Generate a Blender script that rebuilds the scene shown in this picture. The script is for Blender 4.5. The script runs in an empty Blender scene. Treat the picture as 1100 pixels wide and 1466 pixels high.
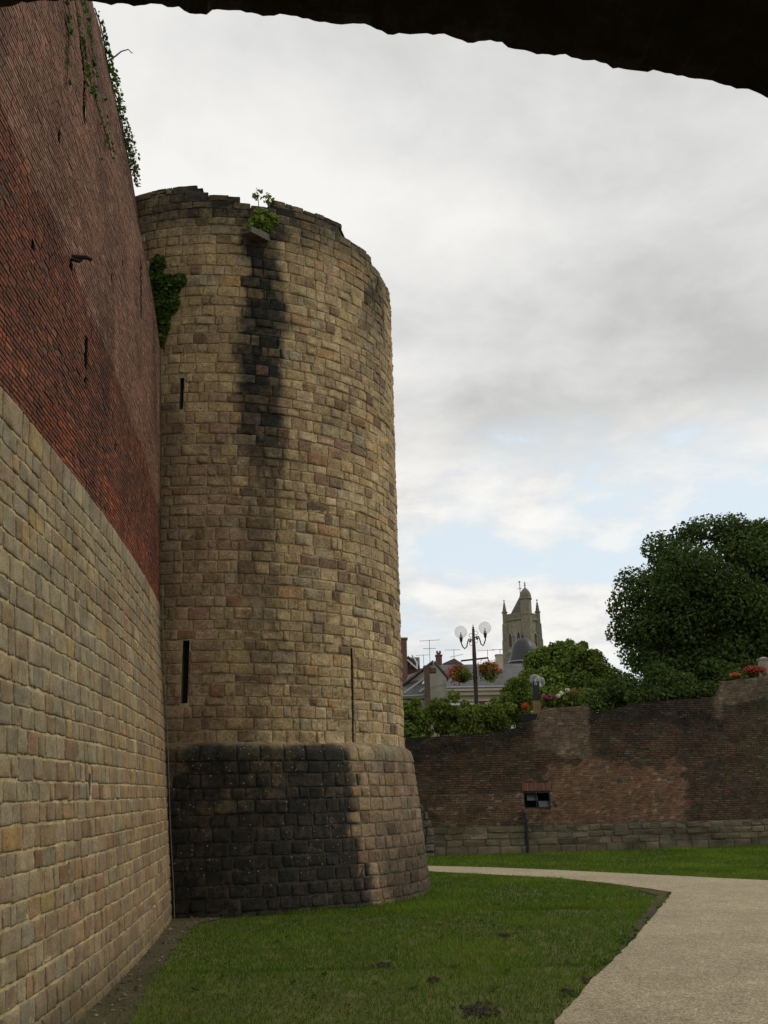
import bpy, math, random
import numpy as np
from mathutils import Vector, Matrix, noise as mnoise
random.seed(7); rng = np.random.default_rng(11)
sc = bpy.context.scene; COL = sc.collection
R = math.radians
# ------------------------------------------------------------------ camera
F, PITCH, ROLL, EYE = 1450.0, math.atan(400/1450.), R(1.05), 2.0
cP, sP, cR, sR = math.cos(PITCH), math.sin(PITCH), math.cos(ROLL), math.sin(ROLL)
def at(px, py, Y):
    x, y = (px-550)/F, (733-py)/F
    xr, yr = cR*x+sR*y, -sR*x+cR*y
    d = Vector((xr, cP-yr*sP, sP+yr*cP))
    return d*(Y/d.y)+Vector((0, 0, EYE))
cam = bpy.data.cameras.new('camera'); co = bpy.data.objects.new('camera', cam); COL.objects.link(co)
right = Vector((cR, sR*sP, -sR*cP)); up = Vector((sR, -cR*sP, cR*cP)); fw = Vector((0, cP, sP))
m = Matrix((right, up, -fw)).transposed().to_4x4(); m.translation = Vector((0, 0, EYE)); co.matrix_world = m
cam.sensor_fit = 'HORIZONTAL'; cam.sensor_width = 36; cam.lens = F/1100*36; cam.clip_end = 3000; cam.clip_start = .05
sc.camera = co
# ------------------------------------------------------------------ materials
def newmat(name):
    mt = bpy.data.materials.new(name); mt.use_nodes = True
    nt = mt.node_tree; nt.nodes.clear()
    out = nt.nodes.new('ShaderNodeOutputMaterial'); b = nt.nodes.new('ShaderNodeBsdfPrincipled')
    nt.links.new(b.outputs[0], out.inputs[0]); b.inputs['Specular IOR Level'].default_value = .25
    return mt, nt, b
def N(nt, t, **k):
    n = nt.nodes.new(t)
    for a, v in k.items():
        if a in n.inputs.keys() if isinstance(a, str) else False: n.inputs[a].default_value = v
        else: setattr(n, a, v)
    return n
def L(nt, a, b): nt.links.new(a, b)
def noise(nt, scale, detail=4, rough=.6, vec=None, dist=0.):
    n = nt.nodes.new('ShaderNodeTexNoise'); n.inputs['Scale'].default_value = scale
    n.inputs['Detail'].default_value = detail; n.inputs['Roughness'].default_value = rough; n.inputs['Distortion'].default_value = dist
    if vec is not None: L(nt, vec, n.inputs['Vector'])
    return n
def ramp(nt, fac, stops):
    r = nt.nodes.new('ShaderNodeValToRGB'); e = r.color_ramp.elements
    while len(e) < len(stops): e.new(.5)
    for i, (p, c) in enumerate(stops):
        e[i].position = p; e[i].color = (c, c, c, 1) if not isinstance(c, tuple) else (*c, 1)
    L(nt, fac, r.inputs[0]); return r
def mix(nt, bt, fac, a, b):
    x = nt.nodes.new('ShaderNodeMix'); x.data_type = 'RGBA'; x.blend_type = bt
    for s, v in ((x.inputs[0], fac), (x.inputs[6], a), (x.inputs[7], b)):
        if isinstance(v, (int, float)): s.default_value = v
        elif isinstance(v, tuple): s.default_value = (*v, 1)
        else: L(nt, v, s)
    return x.outputs[2]
def mth(nt, op, a, b=None, clamp=False):
    x = nt.nodes.new('ShaderNodeMath'); x.operation = op; x.use_clamp = clamp
    for s, v in ((x.inputs[0], a), (x.inputs[1], b)):
        if v is None: continue
        if isinstance(v, (int, float)): s.default_value = v
        else: L(nt, v, s)
    return x.outputs[0]
def masonry(name, fine=40., amp=.45, bump=.5, bdist=.01, mott=(.70, 1.2), stain=(.012, .011, .010), rough=.92):
    """stone / brick: per-piece colour from 'col', stains and lichen from 'fx' (r stain, g lichen, b moss and painted corner shade)"""
    mt, nt, b = newmat(name)
    tc = N(nt, 'ShaderNodeTexCoord').outputs['Object']
    a = N(nt, 'ShaderNodeAttribute', attribute_name='col'); fx = N(nt, 'ShaderNodeAttribute', attribute_name='fx')
    sep = N(nt, 'ShaderNodeSeparateColor'); L(nt, fx.outputs['Color'], sep.inputs[0])
    n1 = noise(nt, fine, 6, .7, tc); n2 = noise(nt, 5., 5, .65, tc); n3 = noise(nt, 1.1, 4, .6, tc)
    v1 = ramp(nt, n1.outputs[0], [(.34, 1-amp), (.66, 1+amp*.7)]); v2 = ramp(nt, n2.outputs[0], [(.32, mott[0]), (.68, mott[1])])
    v3 = ramp(nt, n3.outputs[0], [(.3, .82), (.7, 1.14)])
    c = mix(nt, 'MULTIPLY', 1., a.outputs['Color'], v1.outputs[0]); c = mix(nt, 'MULTIPLY', 1., c, v2.outputs[0]); c = mix(nt, 'MULTIPLY', 1., c, v3.outputs[0])
    # moss, and the shade painted into the tower's corner
    mm = mth(nt, 'MULTIPLY', sep.outputs[2], ramp(nt, n2.outputs[0], [(.35, .2), (.65, 1.)]).outputs[0], True)
    c = mix(nt, 'MIX', mm, c, (.055, .062, .026))
    # stain broken up by noise
    sn = mth(nt, 'ADD', sep.outputs[0], mth(nt, 'MULTIPLY', mth(nt, 'SUBTRACT', noise(nt, 9., 6, .7, tc).outputs[0], .5), mth(nt, 'MULTIPLY', mth(nt, 'MULTIPLY', sep.outputs[0], mth(nt, 'SUBTRACT', 1.15, sep.outputs[0])), 3.4)), True)
    c = mix(nt, 'MIX', sn, c, stain)
    # pale lichen specks
    vo = N(nt, 'ShaderNodeTexVoronoi'); vo.inputs['Scale'].default_value = 15.; L(nt, tc, vo.inputs['Vector'])
    sp = mth(nt, 'LESS_THAN', mth(nt, 'ADD', vo.outputs['Distance'], mth(nt, 'MULTIPLY', noise(nt, 60, 3, .6, tc).outputs[0], .25)), .27)
    wn = N(nt, 'ShaderNodeTexWhiteNoise'); L(nt, vo.outputs['Position'], wn.inputs['Vector'])
    sp = mth(nt, 'MULTIPLY', sp, mth(nt, 'GREATER_THAN', wn.outputs['Value'], .70))
    sp = mth(nt, 'MULTIPLY', sp, mth(nt, 'MULTIPLY', sep.outputs[1], .8), True)
    c = mix(nt, 'MIX', sp, c, (.42, .42, .38))
    L(nt, c, b.inputs['Base Color']); b.inputs['Roughness'].default_value = rough
    h = mth(nt, 'ADD', n1.outputs[0], mth(nt, 'MULTIPLY', noise(nt, fine*.3, 5, .7, tc).outputs[0], 1.5))
    bp = N(nt, 'ShaderNodeBump'); bp.inputs['Strength'].default_value = bump; bp.inputs['Distance'].default_value = bdist
    L(nt, h, bp.inputs['Height']); L(nt, bp.outputs[0], b.inputs['Normal'])
    return mt
def plain(name, col, rough=.6, metal=0., var=.25, scale=6., bump=0.):
    mt, nt, b = newmat(name)
    tc = N(nt, 'ShaderNodeTexCoord').outputs['Object']; n = noise(nt, scale, 5, .65, tc)
    c = mix(nt, 'MULTIPLY', 1., col, ramp(nt, n.outputs[0], [(.25, 1-var), (.75, 1+var)]).outputs[0])
    L(nt, c, b.inputs['Base Color']); b.inputs['Roughness'].default_value = rough; b.inputs['Metallic'].default_value = metal
    if bump:
        bp = N(nt, 'ShaderNodeBump'); bp.inputs['Strength'].default_value = bump; bp.inputs['Distance'].default_value = .02
        L(nt, n.outputs[0], bp.inputs['Height']); L(nt, bp.outputs[0], b.inputs['Normal'])
    return mt
def tiled(name, col, mortar, bw, bh, ms=.02, var=.35, rough=.8, stained=.3):
    """brick / slate pattern on far buildings, mapped by UV in metres"""
    mt, nt, b = newmat(name)
    uv = N(nt, 'ShaderNodeTexCoord').outputs['UV']
    t = N(nt, 'ShaderNodeTexBrick'); L(nt, uv, t.inputs['Vector']); t.inputs['Scale'].default_value = 1.
    t.inputs['Brick Width'].default_value = bw; t.inputs['Row Height'].default_value = bh; t.inputs['Mortar Size'].default_value = ms
    t.inputs['Color1'].default_value = (*[x*(1-var) for x in col], 1); t.inputs['Color2'].default_value = (*[x*(1+var) for x in col], 1)
    t.inputs['Mortar'].default_value = (*mortar, 1)
    n = noise(nt, .9, 5, .65, N(nt, 'ShaderNodeTexCoord').outputs['Object'])
    c = mix(nt, 'MULTIPLY', 1., t.outputs[0], ramp(nt, n.outputs[0], [(.3, 1-stained), (.7, 1+stained)]).outputs[0])
    L(nt, c, b.inputs['Base Color']); b.inputs['Roughness'].default_value = rough
    return mt
def leafmat(name, trans=.3, rough=.5):
    mt, nt, b = newmat(name)
    a = N(nt, 'ShaderNodeAttribute', attribute_name='col'); L(nt, a.outputs['Color'], b.inputs['Base Color'])
    b.inputs['Roughness'].default_value = rough+.15; b.inputs['Specular IOR Level'].default_value = .12
    tr = N(nt, 'ShaderNodeBsdfTranslucent'); g = mix(nt, 'MULTIPLY', 1., a.outputs['Color'], (1.1, 1.2, .6)); L(nt, g, tr.inputs['Color'])
    ms = N(nt, 'ShaderNodeMixShader'); ms.inputs[0].default_value = trans
    L(nt, b.outputs[0], ms.inputs[1]); L(nt, tr.outputs[0], ms.inputs[2])
    L(nt, ms.outputs[0], [n for n in nt.nodes if n.type == 'OUTPUT_MATERIAL'][0].inputs[0]); return mt
# ------------------------------------------------------------------ mesh builder
class MB:
    def __init__(s): s.V = []; s.Q = []; s.T = []; s.C = []; s.X = []; s.qm = []; s.tm = []; s.n = 0; s.G = []
    def add(s, V, Q=None, T=None, col=(.5, .5, .5), fx=(0, 0, 0), mat=0):
        V = np.asarray(V, float).reshape(-1, 3); k = len(V)
        c = np.empty((k, 4)); c[:, :3] = col; c[:, 3] = 1; f = np.empty((k, 4)); f[:, :3] = fx; f[:, 3] = 1
        s.V.append(V); s.C.append(c); s.X.append(f)
        if Q is not None and len(Q): Q = np.asarray(Q, int); s.Q.append(Q+s.n); s.qm.append(np.full(len(Q), mat))
        if T is not None and len(T): T = np.asarray(T, int); s.T.append(T+s.n); s.tm.append(np.full(len(T), mat))
        s.n += k
    def poly(s, pts, col=(.5, .5, .5), mat=0, fx=(0, 0, 0)):
        for i in range(1, len(pts)-1): s.add([pts[0], pts[i], pts[i+1]], T=[(0, 1, 2)], col=col, mat=mat, fx=fx)
    def box(s, c, size, rz=0., col=(.5, .5, .5), mat=0, bev=.0, rx=0., fx=(0, 0, 0), top=(1., 1.)):
        hx, hy, hz = [v/2 for v in size]; a = np.array([(x*hx, y*hy, z*hz) for z in (-1, 1) for x, y in ((-1, -1), (1, -1), (1, 1), (-1, 1))])
        a[4:, 0] *= top[0]; a[4:, 1] *= top[1]
        if rx: a = a @ np.array(Matrix.Rotation(rx, 3, 'X').transposed())
        if rz: a = a @ np.array(Matrix.Rotation(rz, 3, 'Z').transposed())
        s.add(a+np.array(c), Q=[(3, 2, 1, 0), (4, 5, 6, 7), (0, 1, 5, 4), (1, 2, 6, 5), (2, 3, 7, 6), (3, 0, 4, 7)], col=col, mat=mat, fx=fx)
    def tube(s, pts, rad, k=8, col=(.5, .5, .5), mat=0, cap=True, fx=(0, 0, 0)):
        P = [Vector(p) for p in pts]; n = len(P); rad = rad if hasattr(rad, '__len__') else [rad]*n
        V = []; a = None
        for i, p in enumerate(P):
            t = (P[min(i+1, n-1)]-P[max(i-1, 0)]).normalized()
            if a is None: a = t.orthogonal().normalized()
            a = (a-t*a.dot(t)).normalized(); b = t.cross(a)
            V += [p+(a*math.cos(q)+b*math.sin(q))*rad[i] for q in np.arange(k)*2*math.pi/k]
        Q = [(i*k+j, i*k+(j+1) % k, (i+1)*k+(j+1) % k, (i+1)*k+j) for i in range(n-1) for j in range(k)]
        T = []
        if cap: V += [P[0], P[-1]]; T = [(n*k, (j+1) % k, j) for j in range(k)]+[(n*k+1, (n-1)*k+j, (n-1)*k+(j+1) % k) for j in range(k)]
        s.add([tuple(v) for v in V], Q, T, col, fx, mat)
    def lathe(s, c, prof, k=24, col=(.5, .5, .5), mat=0, a0=0., fx=(0, 0, 0)):
        V = [(c[0]+r*math.cos(a0+2*math.pi*j/k), c[1]+r*math.sin(a0+2*math.pi*j/k), c[2]+z) for r, z in prof for j in range(k)]
        Q = [(i*k+j, i*k+(j+1) % k, (i+1)*k+(j+1) % k, (i+1)*k+j) for i in range(len(prof)-1) for j in range(k)]
        s.add(V, Q, None, col, fx, mat)
    def sphere(s, c, r, k=20, col=(.5, .5, .5), mat=0, sz=1.):
        s.lathe(c, [(max(1e-4, r*math.sin(math.pi*i/12)), -r*sz*math.cos(math.pi*i/12)) for i in range(13)], k, col, mat)
    def build(s, name, mats, parent=None, smooth=False, uv=False):
        V = np.concatenate(s.V); me = bpy.data.meshes.new(name)
        off = np.array(parent_world(parent)) if parent is not None else np.zeros(3)
        Q = np.concatenate(s.Q) if s.Q else np.zeros((0, 4), int); T = np.concatenate(s.T) if s.T else np.zeros((0, 3), int)
        me.vertices.add(len(V)); me.vertices.foreach_set('co', (V-off).ravel())
        nl = Q.size+T.size; me.loops.add(nl); me.loops.foreach_set('vertex_index', np.concatenate([Q.ravel(), T.ravel()]))
        me.polygons.add(len(Q)+len(T))
        me.polygons.foreach_set('loop_start', np.concatenate([np.arange(len(Q))*4, Q.size+np.arange(len(T))*3]))
        mi = np.concatenate((s.qm or [np.zeros(0)])+(s.tm or [np.zeros(0)])).astype(int); me.polygons.foreach_set('material_index', mi)
        me.update(calc_edges=True)
        me.polygons.foreach_set('use_smooth', np.full(len(Q)+len(T), smooth))
        for nm, D in (('col', s.C), ('fx', s.X)):
            at_ = me.color_attributes.new(nm, 'FLOAT_COLOR', 'POINT'); at_.data.foreach_set('color', np.concatenate(D).ravel())
        if uv:   # box-ish mapping in metres: u along the face's horizontal, v up the slope
            u = me.uv_layers.new(name='UVMap'); d = np.zeros((nl, 2)); 
            for p in me.polygons:
                n = p.normal; h = Vector((-n.y, n.x, 0)); h = h.normalized() if h.length > 1e-3 else Vector((1, 0, 0)); v = n.cross(h)
                for li in p.loop_indices:
                    q = me.vertices[me.loops[li].vertex_index].co; d[li] = (q.dot(h), q.dot(v))
            u.data.foreach_set('uv', d.ravel())
        for mt in (mats if isinstance(mats, (list, tuple)) else [mats]): me.materials.append(mt)
        me.validate(); o = bpy.data.objects.new(name, me); COL.objects.link(o)
        if parent is not None: o.parent = parent
        return o
def parent_world(o):
    v = Vector((0, 0, 0))
    while o is not None: v += o.location; o = o.parent
    return v
def tag(o, label=None, cat=None, group=None, kind=None):
    for k, v in (('label', label), ('category', cat), ('group', group), ('kind', kind)):
        if v: o[k] = v
    return o
def empty(name, loc, label, cat, group=None):
    o = bpy.data.objects.new(name, None); COL.objects.link(o); o.location = loc; o.empty_display_size = .3
    return tag(o, label, cat, group)
def fb(x, y, z, o=4): return mnoise.fractal(Vector((x, y, z)), 1., 2., o)
def sstep(a, b, x): t = np.clip((np.asarray(x, float)-a)/(b-a), 0, 1); return t*t*(3-2*t)
# ------------------------------------------------------------------ masonry generators
SG = np.array([0, .0, .07, .25, .5, .75, .93, 1., 1.]); 
def stone(mb, mapf, u0, u1, v0, v1, gap, depth, col, fxf, su=1., mat=0, rr=.09, rough=.012, skew=.0, jit=.006, flat=.6):
    """one dressed stone: pillow front on a 9x9 grid, sides running back into the mortar. su: metres per unit u"""
    wu, wv = (u1-u0)*su, v1-v0
    S, Tt = np.meshgrid(SG, SG, indexing='ij')
    iu = np.arange(9); I, J = np.meshgrid(iu, iu, indexing='ij')
    edge = (I == 0) | (I == 8) | (J == 0) | (J == 8)
    e1 = (((I == 1) | (I == 7)) | ((J == 1) | (J == 7))) & ~edge
    # wavering outline
    jl, jr, jb, jt = rng.uniform(-.6, 1., (4, 9))*jit+rng.uniform(-.5, 1., (4, 1))*jit
    U = (u0+(gap*.5+jl[J])/su)*(1-S)+(u1-(gap*.5+jr[J])/su)*S
    Vv = (v0+gap*.5+jb[I]+skew*rng.uniform(-1, 1)*.02)*(1-Tt)+(v1-gap*.5-jt[I])*Tt
    cr = rr*min(wu, wv)    # rounded corners
    for a, b, sx, sy in ((0, 0, 1, 1), (8, 0, -1, 1), (0, 8, 1, -1), (8, 8, -1, -1)):
        msk = (np.abs(I-a) <= 1) & (np.abs(J-b) <= 1); U[msk] += sx*cr*.45/su*rng.uniform(.4, 1.5); Vv[msk] += sy*cr*.45*rng.uniform(.4, 1.5)
    s_, t_ = 2*S-1, 2*Tt-1
    D = depth*(flat+(1-flat)*(1-s_**4)*(1-t_**4))+rng.normal(0, rough, (9, 9))+rng.normal(0, rough*1.0)+s_*rng.normal(0, rough)+t_*rng.normal(0, rough)
    D = np.where(e1, depth*flat*.8+rng.normal(0, rough*.4, (9, 9)), D); D = np.where(edge, -.04, D)
    P = mapf(U.ravel(), Vv.ravel(), D.ravel())
    k = (I[:-1, :-1]*9+J[:-1, :-1]).ravel(); Q = np.c_[k, k+9, k+10, k+1]
    mb.add(P, Q, None, col, fxf(U.ravel(), Vv.ravel()), mat)
def bricks(mb, mapf, B, cols, fxs, su=1., mat=0, depth=.012, bev=.006, rough=.004):
    """B: rows of u0,u1,v0,v1; every brick 8 vertices"""
    B = np.asarray(B); n = len(B); d = depth+rng.normal(0, rough, n)
    tl = rng.normal(0, rough*.6, (n, 4))
    back = [(0, 2), (1, 2), (1, 3), (0, 3)]
    U = np.empty((n, 8)); V = np.empty((n, 8)); D = np.empty((n, 8))
    sg = [(1, 1), (-1, 1), (-1, -1), (1, -1)]
    for i, (a, b) in enumerate(back):
        U[:, i] = B[:, a]; V[:, i] = B[:, b]; D[:, i] = -.03
        U[:, i+4] = B[:, a]+sg[i][0]*bev/su*rng.uniform(.3, 1.8, n); V[:, i+4] = B[:, b]+sg[i][1]*bev*rng.uniform(.3, 1.8, n); D[:, i+4] = d+tl[:, i]
    P = mapf(U.ravel(), V.ravel(), D.ravel())
    k = np.arange(n)[:, None]*8
    Q = np.concatenate([k+np.array(q) for q in ((4, 5, 6, 7), (0, 1, 5, 4), (1, 2, 6, 5), (2, 3, 7, 6), (3, 0, 4, 7))])
    mb.add(P, Q, None, np.repeat(np.asarray(cols), 8, 0), np.repeat(np.asarray(fxs), 8, 0), mat)
def backing(mb, mapf, us, vs, holes, d0, colf, fxf, mat=0, rdepth=.3, dn=.006, vtop=None, hmat=None):
    """mortar sheet with real recesses; holes: (u0,u1,v0,v1)"""
    us = np.array(sorted(set(np.round(list(us)+[h[i] for h in holes for i in (0, 1)], 5)))); vs = np.array(sorted(set(np.round(list(vs)+[h[i] for h in holes for i in (2, 3)], 5))))
    U, V = np.meshgrid(us, vs, indexing='ij')
    if vtop is not None: V = np.minimum(V, vtop(U))
    D = d0+rng.normal(0, dn, U.shape); nv = len(vs)
    u, v = U.ravel(), V.ravel()
    uc = (us[:-1]+us[1:])/2; vc = (vs[:-1]+vs[1:])/2; A, B = np.meshgrid(uc, vc, indexing='ij'); ok = np.ones(A.shape, bool)
    for h in holes: ok &= ~((A > h[0]) & (A < h[1]) & (B > h[2]) & (B < h[3]))
    i, j = np.nonzero(ok); k = i*nv+j
    mb.add(mapf(u, v, D.ravel()), np.c_[k, k+nv, k+nv+1, k+1], None, colf(u, v), fxf(u, v), mat)
    for h in holes:
        c = [(h[0], h[2]), (h[1], h[2]), (h[1], h[3]), (h[0], h[3])]
        hu = np.array([q[0] for q in c]*2); hv = np.array([q[1] for q in c]*2); hd = np.array([d0+.002]*4+[-rdepth]*4)
        mb.add(mapf(hu, hv, hd), [(0, 1, 5, 4), (1, 2, 6, 5), (2, 3, 7, 6), (3, 0, 4, 7), (4, 5, 6, 7)], None, (.1, .085, .06), (0, 0, 0), mat if hmat is None else hmat)
def pick(pal, j=.12):
    w = np.array([p[0] for p in pal], float); c = np.array(pal[rng.choice(len(pal), p=w/w.sum())][1]); return c*rng.uniform(1-j, 1+j)*(1+rng.normal(0, .012, 3))
def calm(pal, k, g=1.):   # draw a palette towards its own mean
    w = np.array([p[0] for p in pal], float); m_ = (np.array([p[1] for p in pal])*w[:, None]).sum(0)/w.sum()
    return [(p[0], tuple((np.array(p[1])*(1-k)+m_*k)*g)) for p in pal]
def courses(v0, v1, hmin, hmax):
    o = [v0]
    while o[-1] < v1-hmin*.6: o.append(o[-1]+random.uniform(hmin, hmax))
    o[-1] = v1; return o
def split_holes(segs, holes, va, vb, su):
    """cut course segments round the holes"""
    for h in holes:
        if vb <= h[2]+.02 or va >= h[3]-.02: continue
        out = []
        for a, b in segs:
            if b <= h[0] or a >= h[1]: out.append((a, b)); continue
            if a < h[0]: out.append((a, h[0]))
            if b > h[1]: out.append((h[1], b))
        segs = out
    return [(a, b) for a, b in segs if (b-a)*su > .05]
def warm(pal, k): return [(w_, tuple(a_*b_ for a_, b_ in zip(c_, k))) for w_, c_ in pal]
M_stone = masonry('weathered_ashlar', 45., .4, .55, .012)
M_towerst = masonry('tower_stone', 24., .48, .75, .024, stain=(.016, .0165, .0125))
M_brick = masonry('old_red_brick', 70., .3, .3, .004, (.86, 1.1))
M_mortar = masonry('lime_mortar', 60., .3, .5, .008)
M_dark = plain('recess_shade', (.012, .011, .010), .9)  # near-black colour paints in the shade inside slits, holes and window recess
# ------------------------------------------------------------------ CURTAIN WALL (left)
PC = np.polyfit([10.16, 11.59, 13.81, 17.67], [-2.93, -3.01, -3.21, -3.63], 2)
ZZ = [-1, 0, 5, 8, 10.6, 11.66, 13.3, 14.8, 20]; OO = [-.09, 0, .45, .54, .66, .83, 1.2, 1.45, 2.4]
CT = 14.55
def wx(y, z): return np.polyval(PC, np.maximum(y, 3.2))-np.interp(z, ZZ, OO)
def wall_map(u, v, d):
    x = wx(u, v); return np.c_[x+d*.985, u+d*.1+np.zeros_like(x), v+d*.12*(v < 5.4)]
cw = empty('curtain_wall', (-3.2, 10., 0.), 'tall rampart wall with pale stone blocks below and red brick above, along the left', 'wall')
PAL_L = [(6, (.285, .238, .158)), (5, (.25, .213, .15)), (3.5, (.215, .195, .152)), (3, (.26, .198, .134)), (1.6, (.30, .222, .122)), (1.6, (.225, .155, .108)), (1.6, (.205, .187, .145)), (.5, (.33, .235, .095)), (1.5, (.315, .272, .19)), (.5, (.18, .11, .065))]
PAL_L = warm(PAL_L, (1.03, .985, .84)); PAL_L = calm(PAL_L, .32, .94); PAL_LP = calm(warm(PAL_L, (1.08, .95, .87)), .15, .93); ZB = 5.42
drain = (11.02, 11.13, 2.02, 2.24)
def fx_l(u, v):
    st = np.array([max(0, .30*fb(a*.35, b*.8, 3.)-.02) for a, b in zip(u, v)])+.35*sstep(.55, .0, v)*sstep(16, 9, u)
    mo = .5*sstep(.5, 0, v)+.35*sstep(17.4, 18.8, u); return np.c_[st, 0*u, mo]
mb = MB()
cs = courses(-.12, ZB, .17, .235)
for k in range(len(cs)-1):
    a = 2.3-random.random()*.3; segs = []
    while a < 19.6:
        w = random.choice([.16, .2, .24, .28, .32, .36, .42, .5])*random.uniform(.9, 1.12); segs.append((a, a+w)); a += w
    for s0, s1 in split_holes(segs, [drain], cs[k], cs[k+1], 1.):
        if s1 < 5.5 and random.random() < 0: continue
        stone(mb, wall_map, s0, s1, cs[k], cs[k+1]+.002, .018, .019, pick(PAL_LP if random.random() < sstep(1.5, 6.5, (s0-8.)*.55+(4.2-cs[k])) else PAL_L, .085), fx_l, 1., 0, rr=.03, rough=.003, skew=.3, flat=.93, jit=.008)
mc = lambda u, v: np.tile((.41, .33, .17), (len(u), 1))*(1+.12*rng.normal(size=(len(u), 1)))
backing(mb, wall_map, np.arange(2.2, 19.9, .09), np.arange(-.2, ZB+.02, .06), [drain], .006, mc, fx_l, 1, .2, .003)
mb.build('stone_base', [M_stone, M_mortar], cw, True)
mb = MB()   # pale liner of the drain
pw = wall_map(np.array([11.02]), np.array([2.13]), np.array([.0]))[0]
mb.box((pw[0]-.04, 11.035, 2.13), (.14, .03, .20), col=(.36, .35, .32)); mb.box((pw[0]-.04, 11.08, 2.035), (.14, .055, .03), col=(.36, .35, .32)); mb.box((pw[0]-.1, 11.075, 2.13), (.03, .1, .18), col=(.12, .13, .13))
mb.build('drain_outlet', plain('drain_grey', (.2, .2, .19), .8), cw)
# brick face
slit1 = (10.58, 10.76, 9.95, 11.9); slit2 = (15.16, 15.42, 9.6, 10.75)
holes = [slit1, slit2, (8.72, 8.84, 7.1, 7.24), (10.95, 11.12, 6.85, 7.3), (11.0, 11.1, 6.62, 6.78), (10.12, 10.25, 7.68, 7.8), (7.7, 7.84, 6.1, 6.28), (12.4, 12.5, 8.75, 8.88), (13.3, 13.38, 9.5, 9.62), (9.5, 9.6, 8.9, 9.02), (12.9, 13.0, 6.5, 6.62)]
PAL_B1 = [(5, (.125, .050, .033)), (4, (.10, .043, .030)), (2, (.155, .064, .040)), (1.6, (.075, .038, .029)), (.8, (.18, .085, .045)), (.6, (.055, .038, .032))]
PAL_B2 = [(5, (.185, .088, .064)), (4, (.16, .080, .059)), (3, (.21, .108, .08)), (1.5, (.125, .069, .053)), (1.2, (.235, .135, .10))]
PAL_B1 = warm(PAL_B1, (1.06, .88, .70)); PAL_B2 = warm(PAL_B2, (.98, 1.0, .88))
def zline(u): return 7.85-.075*(u-9)+.05*math.sin(u*2.1)
def fx_b(u, v):
    u = np.asarray(u, float); v = np.asarray(v, float)
    st = np.array([max(0., 1.1*fb(a*.45, b*.16+5, 1.)-.28) for a, b in zip(u, v)])
    st = np.maximum(st, .55*sstep(.22, 0, np.abs(v-(7.3-.42*(u-9))-.2*np.sin(u*3)))*sstep(7.9, 7.4, v)*0)
    st = st+.5*sstep(.7, 0, np.abs(u-(17.6-.25*(v-9))))*sstep(7.5, 9, v)
    return np.c_[np.clip(st, 0, .9), 0*u, .28*sstep(13., 14.5, v)+.3*sstep(17.2, 18.8, u)]
B = []; C = []
v = ZB+.01; k = 0
while v < CT-.02:
    h = .042; a = 2.2+random.random()*.2; row = []
    while a < 19.6:
        w = random.choice([.09, .18, .18, .175])*random.uniform(.95, 1.05); row.append((a, a+w)); a += w+.010
    for s0, s1 in split_holes(row, holes, v, v+h, 1.):
        um = (s0+s1)/2; lower = v < zline(um)
        r = random.random(); er = fb(um*.8, v*.8, 9.)
        if lower and r < .03 and er > -.1: continue
        if v+h > CT-.35 and fb(um*1.3, 0, 4)*.35+random.random()*.08 < (v+h-CT+.18): continue
        c = pick(PAL_B1 if lower else PAL_B2, .15)*(1+.35*fb(um*.9, v*.9, 77.))
        if lower and v < ZB+.5 and fb(um*.6, v, 2) > -.2: c = c*np.array((1.5, 1.25, 1.05))
        if not lower: c = c*1.0
        B.append((s0, s1, v+random.uniform(-.002, .002), v+h+random.uniform(-.003, .003))); C.append(c)
    v += h+.0095; k += 1
B = np.array(B); X = fx_b((B[:, 0]+B[:, 1])/2, (B[:, 2]+B[:, 3])/2)
mb = MB(); lowm = np.array([b[2] < zline(b[0]) for b in B])
bricks(mb, wall_map, B[lowm], np.array(C)[lowm], X[lowm], depth=.0045, rough=.0018, bev=.003); bricks(mb, wall_map, B[~lowm], np.array(C)[~lowm], X[~lowm], depth=.004, rough=.0014, bev=.003)
def mc2(u, v):
    lo = np.array([z < zline(y) for y, z in zip(u, v)])[:, None]
    return np.where(lo, (.10, .06, .04), (.28, .22, .155))*(1+.15*rng.normal(size=(len(u), 1)))  # lower joints coloured darker to paint in the shadow between bricks
backing(mb, wall_map, np.arange(2.2, 19.9, .1), np.arange(ZB, CT+.01, .07), holes, -.007, mc2, fx_b, 1, .3, .0008, hmat=2, vtop=lambda U: CT-.12+.1*np.sin(U*1.7)+.06*np.sin(U*5.1))  # holes lined near-black, their inner shade put into the colour
# rubble top and rear of the wall
ys = np.arange(2.2, 19.9, .3); xt = wx(ys, np.full_like(ys, CT-.15))
P = np.concatenate([np.c_[xt, ys, np.full_like(ys, CT-.22)], np.c_[xt-1.6, ys, np.full_like(ys, CT-.3)], np.c_[xt-1.6, ys, np.full_like(ys, -.2)]]); n = len(ys)
Q = [(r*n+i, r*n+i+1, (r+1)*n+i+1, (r+1)*n+i) for r in range(2) for i in range(n-1)]
mb.add(P, Q, None, (.16, .12, .09), (0, 0, .2), 1)
mb.build('brick_face', [M_brick, M_mortar, M_dark], cw)
for sl in (slit1, slit2):
    mb = MB(); uu = np.array([sl[0]+.005, sl[1]-.005]*4); vv = np.array([sl[2]+.005]*2+[sl[3]-.005]*2+[sl[2]+.005]*2+[sl[3]-.005]*2); dd = np.array([-.012]*4+[-.22]*4)
    mb.add(wall_map(uu, vv, dd), [(0, 1, 3, 2), (4, 6, 7, 5), (0, 2, 6, 4), (1, 5, 7, 3), (0, 4, 5, 1), (2, 3, 7, 6)]); mb.build('arrow_slit', M_dark, cw)  # near-black block fills the slit, painting in its shade
M_iron = plain('rusty_iron', (.03, .024, .02), .7, .3)
mb = MB(); q = wall_map(np.array([10.2]), np.array([7.86]), np.array([-.05]))[0]
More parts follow.
